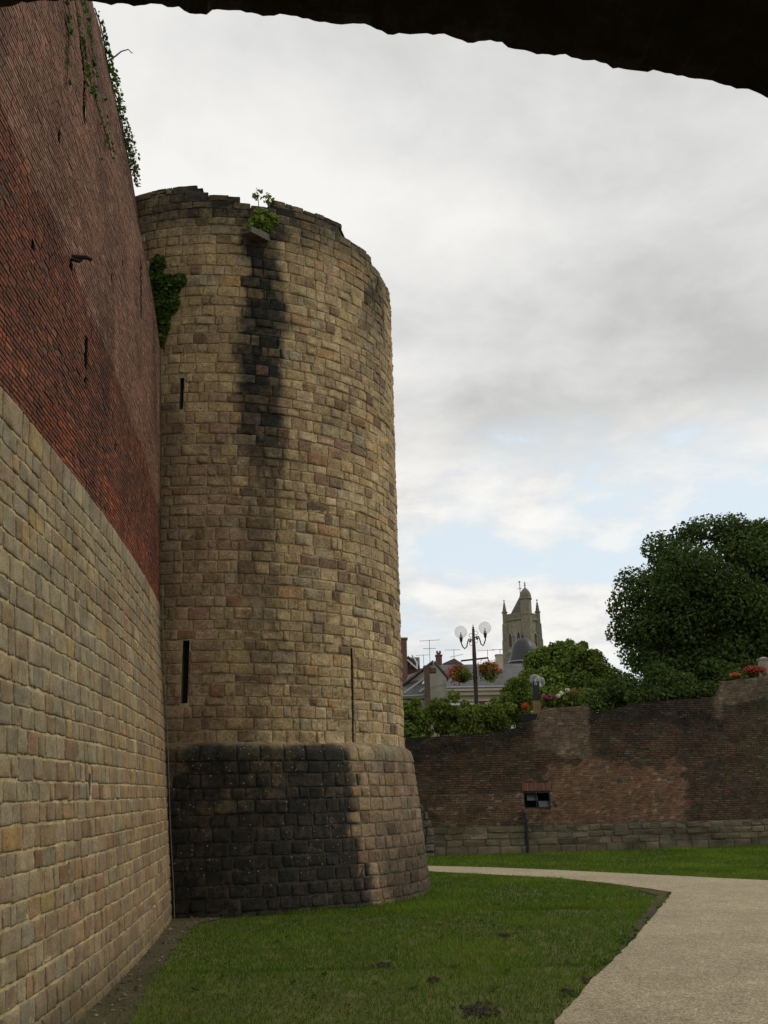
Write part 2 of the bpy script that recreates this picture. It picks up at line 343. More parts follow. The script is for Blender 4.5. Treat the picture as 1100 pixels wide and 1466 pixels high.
mb.tube([q, q+np.array((.22, .03, .0)), q+np.array((.27, .05, -.02))], [.03, .025, .022], 6); mb.tube([q+np.array((.02, 0, -.02)), q+np.array((.16, -.06, -.1)), q+np.array((.2, -.06, -.07))], [.022, .018, .012], 6)
mb.build('iron_bracket', M_iron, cw)
# ------------------------------------------------------------------ ROUND TOWER
TC = (-3.6, 22.6); ZL = 2.88
def trad(z):
    return np.interp(z, [-.3, 0, 2.6, 2.74, 2.82, 2.87, 2.9, 3.2, 14.5], [4.46, 4.42, 4.125, 4.10, 4.06, 4.0, 3.925, 3.92, 3.82])
def tmap(u, v, d):
    r = trad(v)+d; return np.c_[TC[0]+r*np.sin(u), TC[1]-r*np.cos(u), v]
tw = empty('round_tower', (TC[0], TC[1], 0), 'tall round tower of pale sandstone blocks with black water stain and blackened sloping base', 'tower')
def ang(px, py, z):   # tower angle hit by a sight line (used once, to place slits and stain in real coordinates)
    d = at(px, py, 1.)-Vector((0, 0, EYE)); r = float(trad(z)); a = d.x**2+d.y**2; b = -2*(d.x*TC[0]+d.y*TC[1]); c = TC[0]**2+TC[1]**2-r*r
    t = (-b-math.sqrt(max(b*b-4*a*c, 0)))/(2*a); return math.atan2(d.x*t-TC[0], TC[1]-d.y*t), EYE+d.z*t
def rect(x0, y0, x1, y1, z):
    a0, zt = ang((x0+x1)/2, y0, z); a1, zb = ang((x0+x1)/2, y1, z); l = ang(x0, (y0+y1)/2, z)[0]; r = ang(x1, (y0+y1)/2, z)[0]; return (l, r, zb, zt)
sA = rect(257.5, 541, 263, 586, 10); sB = rect(260.5, 917, 270, 1007, 4.5); sC = rect(503.0, 928, 505.6, 1062, 4); sC = (sC[0], sC[1], ZL+.02, sC[3])
TH = [sA, sB, sC]
DEG = math.degrees
def ztop(th):
    d = np.degrees(np.asarray(th, float))
    return np.interp(d, [-180, -75, -30, -1, -.9, 9, 9.1, 19, 19.1, 46, 46.1, 62, 62.1, 90, 180], [14.1, 14.25, 14.40, 14.42, 14.21, 14.19, 14.0, 13.98, 14.20, 14.12, 13.94, 13.86, 13.68, 13.5, 13.9])
sx = [(350, 370), (420, 372), (500, 378), (560, 382), (640, 370), (760, 375), (900, 372), (1050, 365)]
STK = sorted([(ang(x, y, 13)[1], ang(x, y, 8)[0]) for y, x in sx])
def tstain(u, v):
    u = np.asarray(u, float); v = np.asarray(v, float)
    nz = np.array([fb(a*2.2, b*.55, 2.) for a, b in zip(u, v)]); nz2 = np.array([fb(a*5, b*1.3, 7.) for a, b in zip(u, v)])
    c = np.interp(v, [s[0] for s in STK], [s[1] for s in STK])+.02*np.sin(v*1.7)
    hw = np.interp(v, [3, 7, 9, 11.5, 13.3], [.085, .10, .115, .125, .10])
    core = sstep(hw*1.25, hw*.72, np.abs(u-c)+nz2*.06)*np.interp(v, [2.9, 5.5, 7.5, 8.5, 10, 13.2, 13.7], [.28, .36, .48, .82, 1., 1., .3])
    topd = sstep(12.6, 14.1, v+nz*.5)*.62*sstep(-1.3, .0, u)+.3*sstep(12.9, 14.1, v)
    blot = sstep(.12, .42, nz)*sstep(10.9, 12.8, v)*.8*sstep(.15, .35, u)
    gen = np.clip(nz*.35, 0, .25)
    st = np.maximum.reduce([core, topd, blot, gen])
    mo = .55*sstep(-.02, -.22, u-.05*nz)*sstep(14, 8, v)+.25*sstep(.1, .5, nz)*sstep(6, 4, v)+.3*sstep(12.5, 14, v)  # greenish tint beside the wall, also painting in that corner's shade
    return np.c_[np.clip(st, 0, 1), .35*sstep(12.5, 13.5, v), np.clip(mo, 0, .75)]
def bstain(u, v):
    u = np.asarray(u, float); v = np.asarray(v, float)
    nz = np.array([fb(a*3., b*.5, 12.) for a, b in zip(u, v)]); nz2 = np.array([fb(a*6, b*1.4, 17.) for a, b in zip(u, v)])
    e = .78+.05*nz+.04*(2.5-v)*.6
    st = sstep(e+.03, e-.035, u+nz2*.05+.02*np.sin(v*23)*nz)*sstep(2.93, 2.80, v+.07*nz2)*.985
    r2 = sstep(.85, 1.0, u)*sstep(2.0, .9, v+.7*nz+.3*(u-1.1))*.74; st = np.maximum(st, r2)
    streak = sstep(.055, .02, np.abs(u-.865-.015*nz2))*sstep(1.7, 1.4, v)*.9; st = st*(1-streak)
    st = st*(1-.2*sstep(.05, .4, nz2)*sstep(1.2, 2.0, v)*sstep(.5, .2, u))
    st = np.maximum(st, np.clip(.3+nz2*.5, 0, .45)*sstep(.75, .95, u))
    mo = .6*sstep(-.0, -.2, u)+.3  # same green tint and painted corner shade at the base's left
    st = st*(1-.09*np.clip(.5+1.6*nz2, 0, 1)*sstep(.9, 1.9, v)); st = np.maximum(st, .34*sstep(.75, .95, u)*sstep(2.7, 1.6, v+nz))
    return np.c_[np.clip(st, 0, .985), .95*sstep(1.05, .75, u)*sstep(.15, .9, v), np.clip(mo, 0, .7)]
PAL_T = [(7, (.325, .262, .150)), (5, (.295, .232, .130)), (3, (.355, .292, .175)), (2, (.285, .215, .135)), (1.2, (.33, .228, .115)), (1.5, (.275, .24, .165)), (.4, (.22, .15, .10)), (.12, (.26, .16, .09)), (.5, (.15, .11, .072)), (1., (.385, .325, .205))]
PAL_TP = [(6, (.285, .218, .148)), (4, (.26, .19, .13)), (3, (.30, .24, .155)), (2.5, (.25, .175, .125)), (1.5, (.25, .212, .155)), (1, (.20, .135, .098)), (.2, (.23, .135, .09)), (.5, (.14, .105, .08))]
PAL_T = warm(PAL_T, (1.20, 1.10, .99)); PAL_TP = warm(PAL_TP, (1.14, 1.05, .93))
def tpal(th, z):   # the stone of the lower left is pinker
    return PAL_TP if sstep(.55, -.1, th)*sstep(10.2, 8., z)*1.1 > random.random()*.9+.1 else PAL_T
A0, A1 = -1.35, 1.85; SU = 3.9
mb = MB(); cs = courses(ZL, 14.6, .165, .265)
def fx_stone(f, k0=.82, k1=1.12, pr=.05, ju=.012):   # stone-level breakup of the stain
    def g(u, v):
        x = f(u+rng.normal(0, ju), v); k = rng.uniform(k0, k1)
        if rng.random() < pr: k *= .55
        x[:, 0] = np.clip(x[:, 0]*k, 0, 1); return x
    return g
for k in range(len(cs)-1):
    a = A0-random.random()*.08; segs = []
    while a < A1:
        w = random.choice([.14, .19, .22, .25, .28, .32, .36, .42, .5])*random.uniform(.88, 1.15)/SU; segs.append((a, a+w)); a += w
    for s0, s1 in split_holes(segs, TH, cs[k], cs[k+1], SU):
        zt = float(ztop((s0+s1)/2))+random.uniform(-.04, .03); v1 = min(cs[k+1], zt)
        if v1-cs[k] < .09: continue
        rough_zone = cs[k] > 8.
        stone(mb, tmap, s0, s1, cs[k], v1, .014 if not rough_zone else .009, random.uniform(.014, .026), pick(tpal((s0+s1)/2, cs[k]), .15), fx_stone(tstain, .72, 1.14, .07, .014), SU, 0, rr=random.choice([.03, .05, .05, .10]), rough=random.choice([.004, .006, .009]), skew=.7, jit=.007, flat=.75)
mcT = lambda u, v: np.tile((.36, .285, .165), (len(u), 1))*(1+.12*rng.normal(size=(len(u), 1)))
backing(mb, tmap, np.arange(-math.pi, math.pi-.02, .035), np.arange(ZL-.03, 14.5, .075), TH, .001, mcT, tstain, 1, .5, .004, vtop=lambda U: ztop(U)-.07)
# wall-head: inner lip and dark inside
th = np.linspace(-math.pi, math.pi, 181); zt = ztop(th)-.09
P = np.concatenate([np.c_[TC[0]+r*np.sin(th), TC[1]-r*np.cos(th), zt+dz] for r, dz in ((3.84, 0.), (3.2, -.05), (3.1, -1.2))]); n = 181
mb.add(P, [(r*n+i, r*n+i+1, (r+1)*n+i+1, (r+1)*n+i) for r in range(2) for i in range(n-1)], None, (.22, .19, .14), (.3, 0, .3), 1)
mb.add(np.r_[np.c_[TC[0]+3.15*np.sin(th), TC[1]-3.15*np.cos(th), np.full(n, 12.9)], [[TC[0], TC[1], 12.95]]], None, [(i, i+1, n) for i in range(n-1)], (.18, .16, .12), (0, 0, .4), 1)
mb.build('shaft', [M_towerst, M_mortar], tw, True)
mb = MB(); cs = courses(-.15, 2.56, .2, .25)
for k in range(len(cs)-1):
    a = A0-random.random()*.08
    while a < A1:
        w = random.choice([.22, .26, .3, .34, .4])*random.uniform(.9, 1.1)/4.25
        stone(mb, tmap, a, a+w, cs[k], cs[k+1], .020, .016, pick(PAL_T, .12)*np.array((.92, .84, .90)), fx_stone(bstain, .93, 1.04, .006, .03), 4.25, 0, rr=.08, rough=.005, skew=.5); a += w
a = A0   # rounded ledge stones
while a < A1:
    w = random.uniform(.3, .5)/4.1; stone(mb, tmap, a, a+w, 2.56, 2.93, .018, .02, pick(PAL_T, .1)*.92, fx_stone(bstain, .96, 1.04, 0.), 4.1, 0, rr=.05, rough=.005); a += w
def mcB(u, v):
    k = sstep(1.6, 1.0, v)*.0
    return np.tile((.27, .20, .13), (len(u), 1))*(1+.12*rng.normal(size=(len(u), 1)))
def bst2(u, v):
    x = bstain(u, v); lo = sstep(1.75, 1.3, v)*sstep(.0, .25, u)*sstep(.85, .6, u); x[:, 0] *= (1-.16*lo); return x
backing(mb, tmap, np.arange(-math.pi, math.pi-.02, .035), np.arange(-.2, 2.96, .06), [], .002, mcB, bst2, 1, .2, .004)
mb.build('battered_base', [M_towerst, M_mortar], tw, True)
for h in TH:
    mb = MB(); e = .004; uu = np.array([h[0]+e/4, h[1]-e/4]*4); vv = np.array([h[2]+e]*2+[h[3]-e]*2+[h[2]+e]*2+[h[3]-e]*2); dd = np.array([-.12]*4+[-.45]*4)
    mb.add(tmap(uu, vv, dd), [(0, 1, 3, 2), (4, 6, 7, 5), (0, 2, 6, 4), (1, 5, 7, 3), (0, 4, 5, 1), (2, 3, 7, 6)]); mb.build('arrow_slit', M_dark, tw)  # near-black block paints the shade inside each tower slit
# gargoyle-like stone spout
mb = MB(); a, z = ang(372, 343, 13); 
def tl(th_, r, z_): return (TC[0]+r*math.sin(th_), TC[1]-r*math.cos(th_), z_)
for i, (da, w, h) in enumerate(((0, .34, .16),)):
    p0, p1 = Vector(tl(a+.03, 3.7, z+.12)), Vector(tl(a-.085, 4.32, z-.08)); d = (p1-p0).normalized(); s = d.cross(Vector((0, 0, 1))).normalized(); n_ = s.cross(d)
    sec = [(-.15, 0), (.15, 0), (.15, .14), (.09, .14), (.07, .06), (-.07, .06), (-.09, .14), (-.15, .14)]
    V = [p+s*x*sc_+n_*(y-.1)*sc_ for p, sc_ in ((p0, 1.1), (p0.lerp(p1, .6), 1.02), (p1, .85)) for x, y in sec]
    Q = [(r*8+j, r*8+(j+1) % 8, (r+1)*8+(j+1) % 8, (r+1)*8+j) for r in range(2) for j in range(8)]+[(16, 17, 18, 19), (16, 19, 20, 21), (16, 21, 22, 23)]
    mb.add([tuple(v) for v in V], Q, None, (.2, .18, .13), (.35, .3, .4))
mb.build('water_spout', M_towerst, tw)
# ------------------------------------------------------------------ GATEHOUSE (the vault overhead)
GY = 2.2
gt = empty('gatehouse', (0, 0, 0), 'dark rough stone gateway vault overhead, its ragged arch edge crossing the top of the view', 'archway')
AP = [(-900, 330), (-600, 160), (-300, 45), (-100, 12), (100, 4), (250, 11), (360, 19), (470, 34), (610, 52), (730, 73), (840, 85), (950, 110), (1030, 122), (1100, 138), (1300, 205)]
pts = [at(x, y, GY) for x, y in AP]; xs = [p.x for p in pts]+[2.0, 2.8, 3.5, 3.7]; zs = [p.z for p in pts]+[pts[-1].z-.12, pts[-1].z-.4, pts[-1].z-.95, .3]
xa = np.linspace(xs[0], xs[-1], 420)
def arch_z(x): return np.interp(x, xs, zs)
sm = arch_z(xa); ker = np.ones(19)/19; sm = np.convolve(np.pad(sm, 9, 'edge'), ker, 'valid')
mb = MB(); n = len(xa)
rows = []
YS = [GY+.02, GY, GY-.05, GY-.14, GY-.3, GY-.6, -.5, -1.5, -3., -5.]
brk = np.floor(xa/.085); 
for r, y in enumerate(YS):
    jit = np.array([.009*mnoise.noise(Vector((x*38, y*3., 2.)))+.016*mnoise.noise(Vector((b*3.1, y*2.+r*.5, 0.)))+.012*fb(x*9, y*2, 1.)+.02*fb(x*3., y, 5.) for x, b in zip(xa, brk)])
    rows.append(np.c_[xa, np.full(n, y), sm+jit+(.05 if r == 0 else 0)+(.006 if r == 1 else 0)])
P = np.concatenate(rows); Q = [(r*n+i, (r+1)*n+i, (r+1)*n+i+1, r*n+i+1) for r in range(len(YS)-1) for i in range(n-1)]
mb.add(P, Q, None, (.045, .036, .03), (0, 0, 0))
M_vault = plain('dark_vault_stone', (.05, .038, .032), .95, 0, .5, 9., .6)  # stone colour set near black to deepen the vault's shade
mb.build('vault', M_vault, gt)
mb = MB()   # facade above the arch, piers; unseen rear wall added to keep the passage dark
fz = np.concatenate([np.c_[xa, np.full(n, GY+.02), sm+.05], np.c_[xa, np.full(n, GY+.02), np.full(n, 8.5)], np.c_[xa, np.full(n, -5.), np.full(n, 8.5)]])
mb.add(fz, [(r*n+i, r*n+i+1, (r+1)*n+i+1, (r+1)*n+i) for r in range(2) for i in range(n-1)], None, (.2, .12, .09))
mb.box(((xs[0]-.9)/1, -1.4, 4.2), (1.8-.0, 7.2, 8.6), col=(.2, .12, .09)); mb.box((xs[-1]+1.5, -1.4, 4.2), (3., 7.2, 8.6), col=(.2, .12, .09)); mb.box((0, -5.3, 4.2), (9, .5, 8.6), col=(.05, .04, .04))
mb.build('wall', M_mortar, gt)
# ------------------------------------------------------------------ GROUND, PATH, LAWN
def soil(name, c1, c2, sc1=30., bump=.6):
    mt, nt, b = newmat(name); tc = N(nt, 'ShaderNodeTexCoord').outputs['Object']
    n1 = noise(nt, sc1, 6, .75, tc); n2 = noise(nt, 1.3, 5, .6, tc)
    f = mth(nt, 'ADD', mth(nt, 'MULTIPLY', n1.outputs[0], .6), mth(nt, 'MULTIPLY', n2.outputs[0], .5))
    r = ramp(nt, f, [(.38, c1), (.68, c2)]); L(nt, r.outputs[0], b.inputs['Base Color']); b.inputs['Roughness'].default_value = .95
    bp = N(nt, 'ShaderNodeBump'); bp.inputs['Strength'].default_value = bump; bp.inputs['Distance'].default_value = .03; L(nt, n1.outputs[0], bp.inputs['Height']); L(nt, bp.outputs[0], b.inputs['Normal']); return mt
def gz(x, y): return 0.*x
xg = np.r_[-400, -150, -50, -20, np.arange(-10, 24.1, .5), 40, 90, 200, 500]; yg = np.r_[-150, -40, -10, np.arange(0, 42.1, .5), 55, 90, 200, 600]
X_, Y_ = np.meshgrid(xg, yg, indexing='ij'); Zg = np.vectorize(gz)(X_, Y_)*((np.abs(X_) < 24) & (Y_ > 0) & (Y_ < 42))
mb = MB(); ny = len(yg); k = (np.arange(len(xg)-1)[:, None]*ny+np.arange(ny-1)[None]).ravel()
mb.add(np.c_[X_.ravel(), Y_.ravel(), Zg.ravel()-.01], np.c_[k, k+ny, k+ny+1, k+1], None)
tag(mb.build('ground', soil('turf_soil', (.055, .055, .016), (.105, .115, .026), 14.), None, True), kind='structure')
def G(px, py, z=0.):
    x, y = (px-550)/F, (733-py)/F; xr, yr = cR*x+sR*y, -sR*x+cR*y; d = Vector((xr, cP-yr*sP, sP+yr*cP)); t = (z-EYE)/d.z; return (d.x*t, d.y*t)
near_edge = [(.95, 6.), (1.18, 8.2)]+[G(*p) for p in [(795, 1466), (850, 1405), (905, 1350), (935, 1314), (963, 1279)]]
inner = [G(*p) for p in [(930, 1274), (880, 1267), (800, 1258.5), (700, 1253), (612, 1248.5)]]+[(-1., 30.3), (-4., 32.)]
outer = [(30., 16.), (14., 20.8)]+[G(*p) for p in [(1100, 1262), (1000, 1257), (900, 1252), (800, 1247), (700, 1243), (612, 1241)]]+[(-1., 32.), (-4., 33.8)]
def dens(pl, st=.25, jit=.03):
    o = []
    for a, b in zip(pl[:-1], pl[1:]):
        l = math.dist(a, b); m_ = max(1, int(l/st))
        for i in range(m_): t = i/m_; o.append((a[0]+(b[0]-a[0])*t+random.uniform(-jit, jit), a[1]+(b[1]-a[1])*t+random.uniform(-jit, jit)))
    return o+[pl[-1]]
LE = dens(near_edge+inner, .22, .022); OE = dens(outer, .5, .03)
path_poly = LE+OE[::-1]+[(30., 6.)]
def inside(poly, x, y):
    poly = np.asarray(poly); x = np.asarray(x); y = np.asarray(y); r = np.zeros(x.shape, bool); j = len(poly)-1
    for i in range(len(poly)):
        (xi, yi), (xj, yj) = poly[i], poly[j]
        c = ((yi > y) != (yj > y)) & (x < (xj-xi)*(y-yi)/((yj-yi) if yj != yi else 1e-9)+xi); r ^= c; j = i
    return r
def sheet(name, poly, z, mat, thick=.0):
    import bmesh
    from mathutils.geometry import tessellate_polygon
    bm = bmesh.new(); vs = [bm.verts.new((p[0], p[1], z)) for p in poly]
    for tri in tessellate_polygon([[Vector((p[0], p[1], 0)) for p in poly]]):
        a, b_, c_ = (Vector(poly[q]) for q in tri); ar = (b_-a).cross(c_-a)
        if abs(ar) < 1e-7: continue
        try: bm.faces.new([vs[q] for q in (tri if ar > 0 else tri[::-1])])
        except ValueError: pass
    if thick:
        low = [bm.verts.new((v.co.x, v.co.y, v.co.z-thick)) for v in vs]
        for i in range(len(vs)): bm.faces.new((vs[i-1], vs[i], low[i], low[i-1]))
    me = bpy.data.meshes.new(name); bm.to_mesh(me); bm.free(); me.materials.append(mat); o = bpy.data.objects.new(name, me); COL.objects.link(o); return tag(o, kind='structure')
mt, nt, b = newmat('bound_gravel'); tc = N(nt, 'ShaderNodeTexCoord').outputs['Object']
vo = N(nt, 'ShaderNodeTexVoronoi'); vo.inputs['Scale'].default_value = 75.; L(nt, tc, vo.inputs['Vector'])
c = mix(nt, 'MIX', ramp(nt, N(nt, 'ShaderNodeSeparateColor').outputs[0], [(0, 0.), (1, 1.)]).outputs[0], (.3, .25, .17), (.3, .25, .17))
sepc = N(nt, 'ShaderNodeSeparateColor'); L(nt, vo.outputs['Color'], sepc.inputs[0])
rc = ramp(nt, sepc.outputs[0], [(0., (.14, .112, .068)), (.35, (.28, .228, .142)), (.7, (.38, .318, .205)), (.93, (.47, .40, .27)), (1., (.62, .55, .42))])
n2 = noise(nt, .8, 6, .65, tc, .6); n3 = noise(nt, 6., 4, .6, tc)
c = mix(nt, 'MULTIPLY', 1., rc.outputs[0], ramp(nt, n2.outputs[0], [(.32, .84), (.68, 1.1)]).outputs[0]); c = mix(nt, 'MULTIPLY', 1., c, ramp(nt, n3.outputs[0], [(.3, .88), (.7, 1.1)]).outputs[0])
L(nt, c, b.inputs['Base Color']); b.inputs['Roughness'].default_value = .85
bp = N(nt, 'ShaderNodeBump'); bp.inputs['Strength'].default_value = .7; bp.inputs['Distance'].default_value = .006; L(nt, vo.outputs['Distance'], bp.inputs['Height']); bp.invert = True; L(nt, bp.outputs[0], b.inputs['Normal'])
sheet('path', path_poly, .022, mt, .06)
# bare earth: strip along the curtain wall, and along the path's edge
dirt = [(-2.9, 5.), (-2.25, 5.5)]+[G(*p) for p in [(190, 1466), (208, 1420), (226, 1390), (252, 1355), (280, 1324), (318, 1315)]]+[(-2.4, 19.), (-4., 19.)]
dirt = dens(dirt, .2, .04)+[(-3.9, 18.), (-3.6, 14.), (-3.3, 10.)]
sheet('bare_earth', dirt, .006, soil('earth', (.035, .03, .014), (.105, .085, .045), 14., 1.))
edge_l = [(p[0]-w, p[1]-w*.3) for p, w in zip([G(*p) for p in [(850, 1405), (880, 1375), (905, 1350), (935, 1314), (960, 1281), (930, 1275), (880, 1268)]], (.02, .05, .10, .20, .27, .20, .03))]
eg = edge_l+[(p[0]+.03, p[1]+.03) for p in [G(*p) for p in [(880, 1266), (930, 1273), (965, 1278), (935, 1313), (905, 1349), (880, 1374), (850, 1404)]]]
sheet('soil_edge', dens(eg, .15, .02), .007, soil('edge_soil', (.035, .025, .016), (.11, .078, .05), 25., 1.))
BARE_SPOTS = [(G(*p)+(w_,)) for p, w_ in (((688, 1448), .19), ((622, 1404), .08), ((550, 1382), .1), ((725, 1340), .08), ((845, 1405), .1), ((812, 1420), .07))]
# pebbles and rubble chips on the earth strip
mb = MB(); oct_ = np.array([(1, 0, 0), (0, 1, 0), (-1, 0, 0), (0, -1, 0), (0, 0, 1), (0, 0, -.4)]); ot = [(0, 1, 4), (1, 2, 4), (2, 3, 4), (3, 0, 4), (1, 0, 5), (2, 1, 5), (3, 2, 5), (0, 3, 5)]
k = 0
while k < 700:
    x, y = random.uniform(-3.7, -1.6), random.uniform(6, 18.8)
    if not inside(dirt, np.array([x]), np.array([y]))[0]: continue
    s = random.choice([.008, .012, .012, .018, .03])*random.uniform(.7, 1.3)
    a = random.random()*6; ro = np.array([[math.cos(a), -math.sin(a), 0], [math.sin(a), math.cos(a), 0], [0, 0, 1]])
    mb.add((oct_*rng.uniform(.6, 1.3, (6, 3))*s*np.array((1.2, .9, .6))) @ ro.T+np.array((x, y, .012+gz(x, y))), None, ot, pick([(3, (.17, .135, .095)), (.5, (.30, .27, .22)), (3, (.08, .06, .04)), (.8, (.2, .11, .07))], .2)); k += 1
for bx_, by_, bw_ in BARE_SPOTS:    # crumbs of dark soil where the turf is worn
    for q in range(int(520*bw_)):
        x, y = random.gauss(bx_, bw_*.5), random.gauss(by_, bw_*.8); s_ = random.uniform(.012, .035)
        mb.add(oct_*rng.uniform(.6, 1.3, (6, 3))*s_*np.array((1.2, 1., .6))+np.array((x, y, .004)), None, ot, (.035*random.uniform(.7, 1.5), .026, .016))
tag(mb.build('pebbles', M_mortar), 'small stone chips and soil crumbs scattered on the bare earth by the wall and in worn turf', 'pebbles', kind='stuff')
# grass blades
FW = [(-2.5, 33.6), (1.18, 34.1), (4.28, 34.26), (7.83, 35.1), (12.9, 36.4), (22., 39.5)]
M_grass = leafmat('grass_blade', .35, .55)
BARE = [(G(*p)+(w_,)) for p, w_ in (((688, 1448), .19), ((622, 1404), .10), ((550, 1382), .12), ((725, 1340), .12), ((590, 1350), .11), ((505, 1425), .10), ((440, 1385), .10), ((845, 1405), .13))]
def grass(n, y0, y1, h, w, seed):
    r = np.random.default_rng(seed); x = r.uniform(-3.6, 15, n*1); y = r.uniform(y0, y1, n)
    vis = (np.abs(x+.0) < .40*y+.4)
    ok = vis & ~inside(path_poly, x+r.normal(0, .035, n), y+r.normal(0, .03, n))
    rt = np.hypot(x-TC[0], y-TC[1]); ok &= rt > 4.41
    ok &= x > wx(y, np.zeros_like(y))+.02
    ok &= y < np.interp(x, [p[0] for p in FW], [p[1] for p in FW])-.02
    ok &= ~(inside(dirt, x+r.normal(0, .12, n), y) & (r.random(n) > .22)); ok &= ~(inside(eg, x+r.normal(0, .06, n), y) & (r.random(n) > .3))
    x, y = x[ok], y[ok]; nn = np.array([fb(a*.55, b*.55, 3.) for a, b in zip(x, y)]); n2 = np.array([fb(a*2.2, b*2.2, 8.) for a, b in zip(x, y)])
    bare = np.max([np.exp(-((x-a_)**2/(w_*w_)+(y-b_)**2/(w_*w_*2.2))) for a_, b_, w_ in BARE], 0); keep = (r.random(len(x)) > sstep(.32, .7, n2)*.7) & (r.random(len(x)) > bare*1.15); x, y, nn, n2 = x[keep], y[keep], nn[keep], n2[keep]; m_ = len(x)
    rt = np.hypot(x-TC[0], y-TC[1]); hh = (1+.9*(rt < 4.52))*h*.8*r.uniform(.4, 1.35, m_)*(1+.6*nn)*(1+.5*n2*(n2 < 0)); a = r.uniform(0, 6.283, m_); ww = w*r.uniform(.7, 1.3, m_)
    le = r.uniform(0, .8, m_)*hh; la = r.uniform(0, 6.283, m_)
    z = np.array([gz(p, q) for p, q in zip(x, y)])-.012
    b0 = np.c_[x-np.cos(a)*ww, y-np.sin(a)*ww, z]; b1 = np.c_[x+np.cos(a)*ww, y+np.sin(a)*ww, z]; tp = np.c_[x+np.cos(la)*le, y+np.sin(la)*le, z+hh]
    V = np.stack([b0, b1, tp], 1).reshape(-1, 3)
    pal = np.array([(.083, .156, .014), (.10, .176, .018), (.066, .13, .011), (.145, .175, .03), (.20, .17, .06)]); pi = r.choice(5, m_, p=[.32, .27, .26, .10, .05])
    dry = (nn > .18) & (r.random(m_) < .35); pi[dry] = 3
    c = pal[pi]*r.uniform(.7, 1.3, (m_, 1))*(1+.38*nn[:, None]+.12*n2[:, None])
    return V, np.arange(m_*3).reshape(-1, 3), np.repeat(c, 3, 0)
mb = MB()
for a in ((150000, 8, 13, .055, .0045, 1), (150000, 12.8, 19, .06, .006, 2), (150000, 18.5, 27, .065, .009, 3), (110000, 26.5, 37.5, .07, .013, 4)):
    V, T, c = grass(*a); mb.add(V, None, T, c)
wr = random.Random(5)
for i in range(90):    # broad-leaved weeds among the grass
    if i < 45: t_ = wr.random()*5; k_ = int(t_); e0, e1 = near_edge[min(k_+1, 5)], near_edge[min(k_+2, 6)]; f_ = t_-k_; x = e0[0]+(e1[0]-e0[0])*f_-abs(wr.gauss(.05, .12)); y = e0[1]+(e1[1]-e0[1])*f_
    else: x, y = wr.uniform(-2.2, 4), wr.uniform(9.5, 20)
    if math.hypot(x-TC[0], y-TC[1]) < 4.6 or inside(dirt, np.array([x]), np.array([y]))[0] or inside(path_poly, np.array([x-.02]), np.array([y]))[0]: continue
    for q in range(wr.randint(5, 9)):
        a_ = wr.random()*6.28; l_ = wr.uniform(.03, .08); dx, dy = math.cos(a_), math.sin(a_); z_ = wr.uniform(.02, .05); g_ = wr.uniform(.7, 1.3)
        mb.add([(x, y, .0), (x+dx*l_*.6-dy*l_*.28, y+dy*l_*.6+dx*l_*.28, z_), (x+dx*l_*1.1, y+dy*l_*1.1, z_*.8), (x+dx*l_*.6+dy*l_*.28, y+dy*l_*.6-dx*l_*.28, z_)], [(0, 1, 2, 3)], None, (.07*g_, .125*g_, .02*g_))
tag(mb.build('grass', M_grass), 'short green mown grass of the moat lawn', 'grass', kind='stuff')
# ------------------------------------------------------------------ FAR RAMPART WALL
fpx = np.array([p[0] for p in FW]); fpy = np.array([p[1] for p in FW])
# smooth plan line
fxs_ = np.linspace(-2.5, 22, 99); fys_ = np.convolve(np.pad(np.interp(fxs_, fpx, fpy), 8, 'edge'), np.ones(17)/17, 'valid')
fys_[:9] = np.interp(fxs_[:9], fpx, fpy); fys_[-9:] = np.interp(fxs_[-9:], fpx, fpy)
def far_y(x): return np.interp(x, fxs_, fys_)
def fmap(u, v, d):
    y = far_y(u)+.035*v; return np.c_[u+.22*d*0, y-d, v]
def px2x(px): 
    p = at(px, 1130, 34.5)
    for _ in range(6): p = at(px, 1130, float(far_y(p.x)))
    return p.x
def fpt(px, py):
    p = at(px, py, 34.5)
    for _ in range(6): p = at(px, py, float(far_y(p.x))+.035*p.z)
    return p
TP = [(560, 1056), (600, 1054), (690, 1048), (742, 1040), (743, 1031), (772, 1028), (776, 1012), (845, 1008), (846, 1021), (905, 1006), (945, 1001), (1000, 998), (1030, 994), (1033, 974), (1095, 966), (1110, 962), (1250, 950)]
tpp = [fpt(*p) for p in TP]; tx = [-2.6]+[p.x for p in tpp]; tz = [3.75]+[p.z for p in tpp]
def ftop(x): return np.interp(x, tx, tz)
rw = empty('rampart_wall', (6., 34.5, 0), 'old patched dark brick rampart wall with stone footing beyond the lawn', 'wall')
W0, W1 = fpt(751, 1158), fpt(787, 1133); win = (W0.x, W1.x, W0.z, W1.z)
ox0, ox1, oz0, oz1 = px2x(790), px2x(985), fpt(880, 1168).z, fpt(880, 1093).z
PAL_F = [(5, (.135, .068, .042)), (4, (.095, .056, .038)), (2, (.14, .072, .045)), (2, (.07, .05, .038)), (1.3, (.16, .11, .075))]
PAL_O = [(5, (.205, .09, .052)), (3, (.17, .078, .048)), (2, (.24, .11, .066)), (1.2, (.12, .066, .046))]
PAL_P = [(5, (.17, .105, .075)), (3, (.13, .09, .065)), (2, (.2, .13, .095))]
def fzone(x, z):
    n = fb(x*.5, z*.9, 21.); n2 = fb(x*1.7, z*2.3, 31.)
    if ox0-.1+n2*.5 < x < ox1+n2*.4 and oz0-.2 < z < oz1+.35*n2-.25*max(0, (x-ox0)/(ox1-ox0)-.4)+.1*n: return PAL_O
    if px2x_c[0] < x < px2x_c[1] and z > 3.0+n*.4: return PAL_P
    if x > px2x_c[2] and z > ftop(x)-1.0+n: return PAL_P
    if x < ox0 and z < 1.9 and n > -.12 : return [(3, (.14, .062, .036)), (3, (.10, .055, .036))]
    return PAL_F
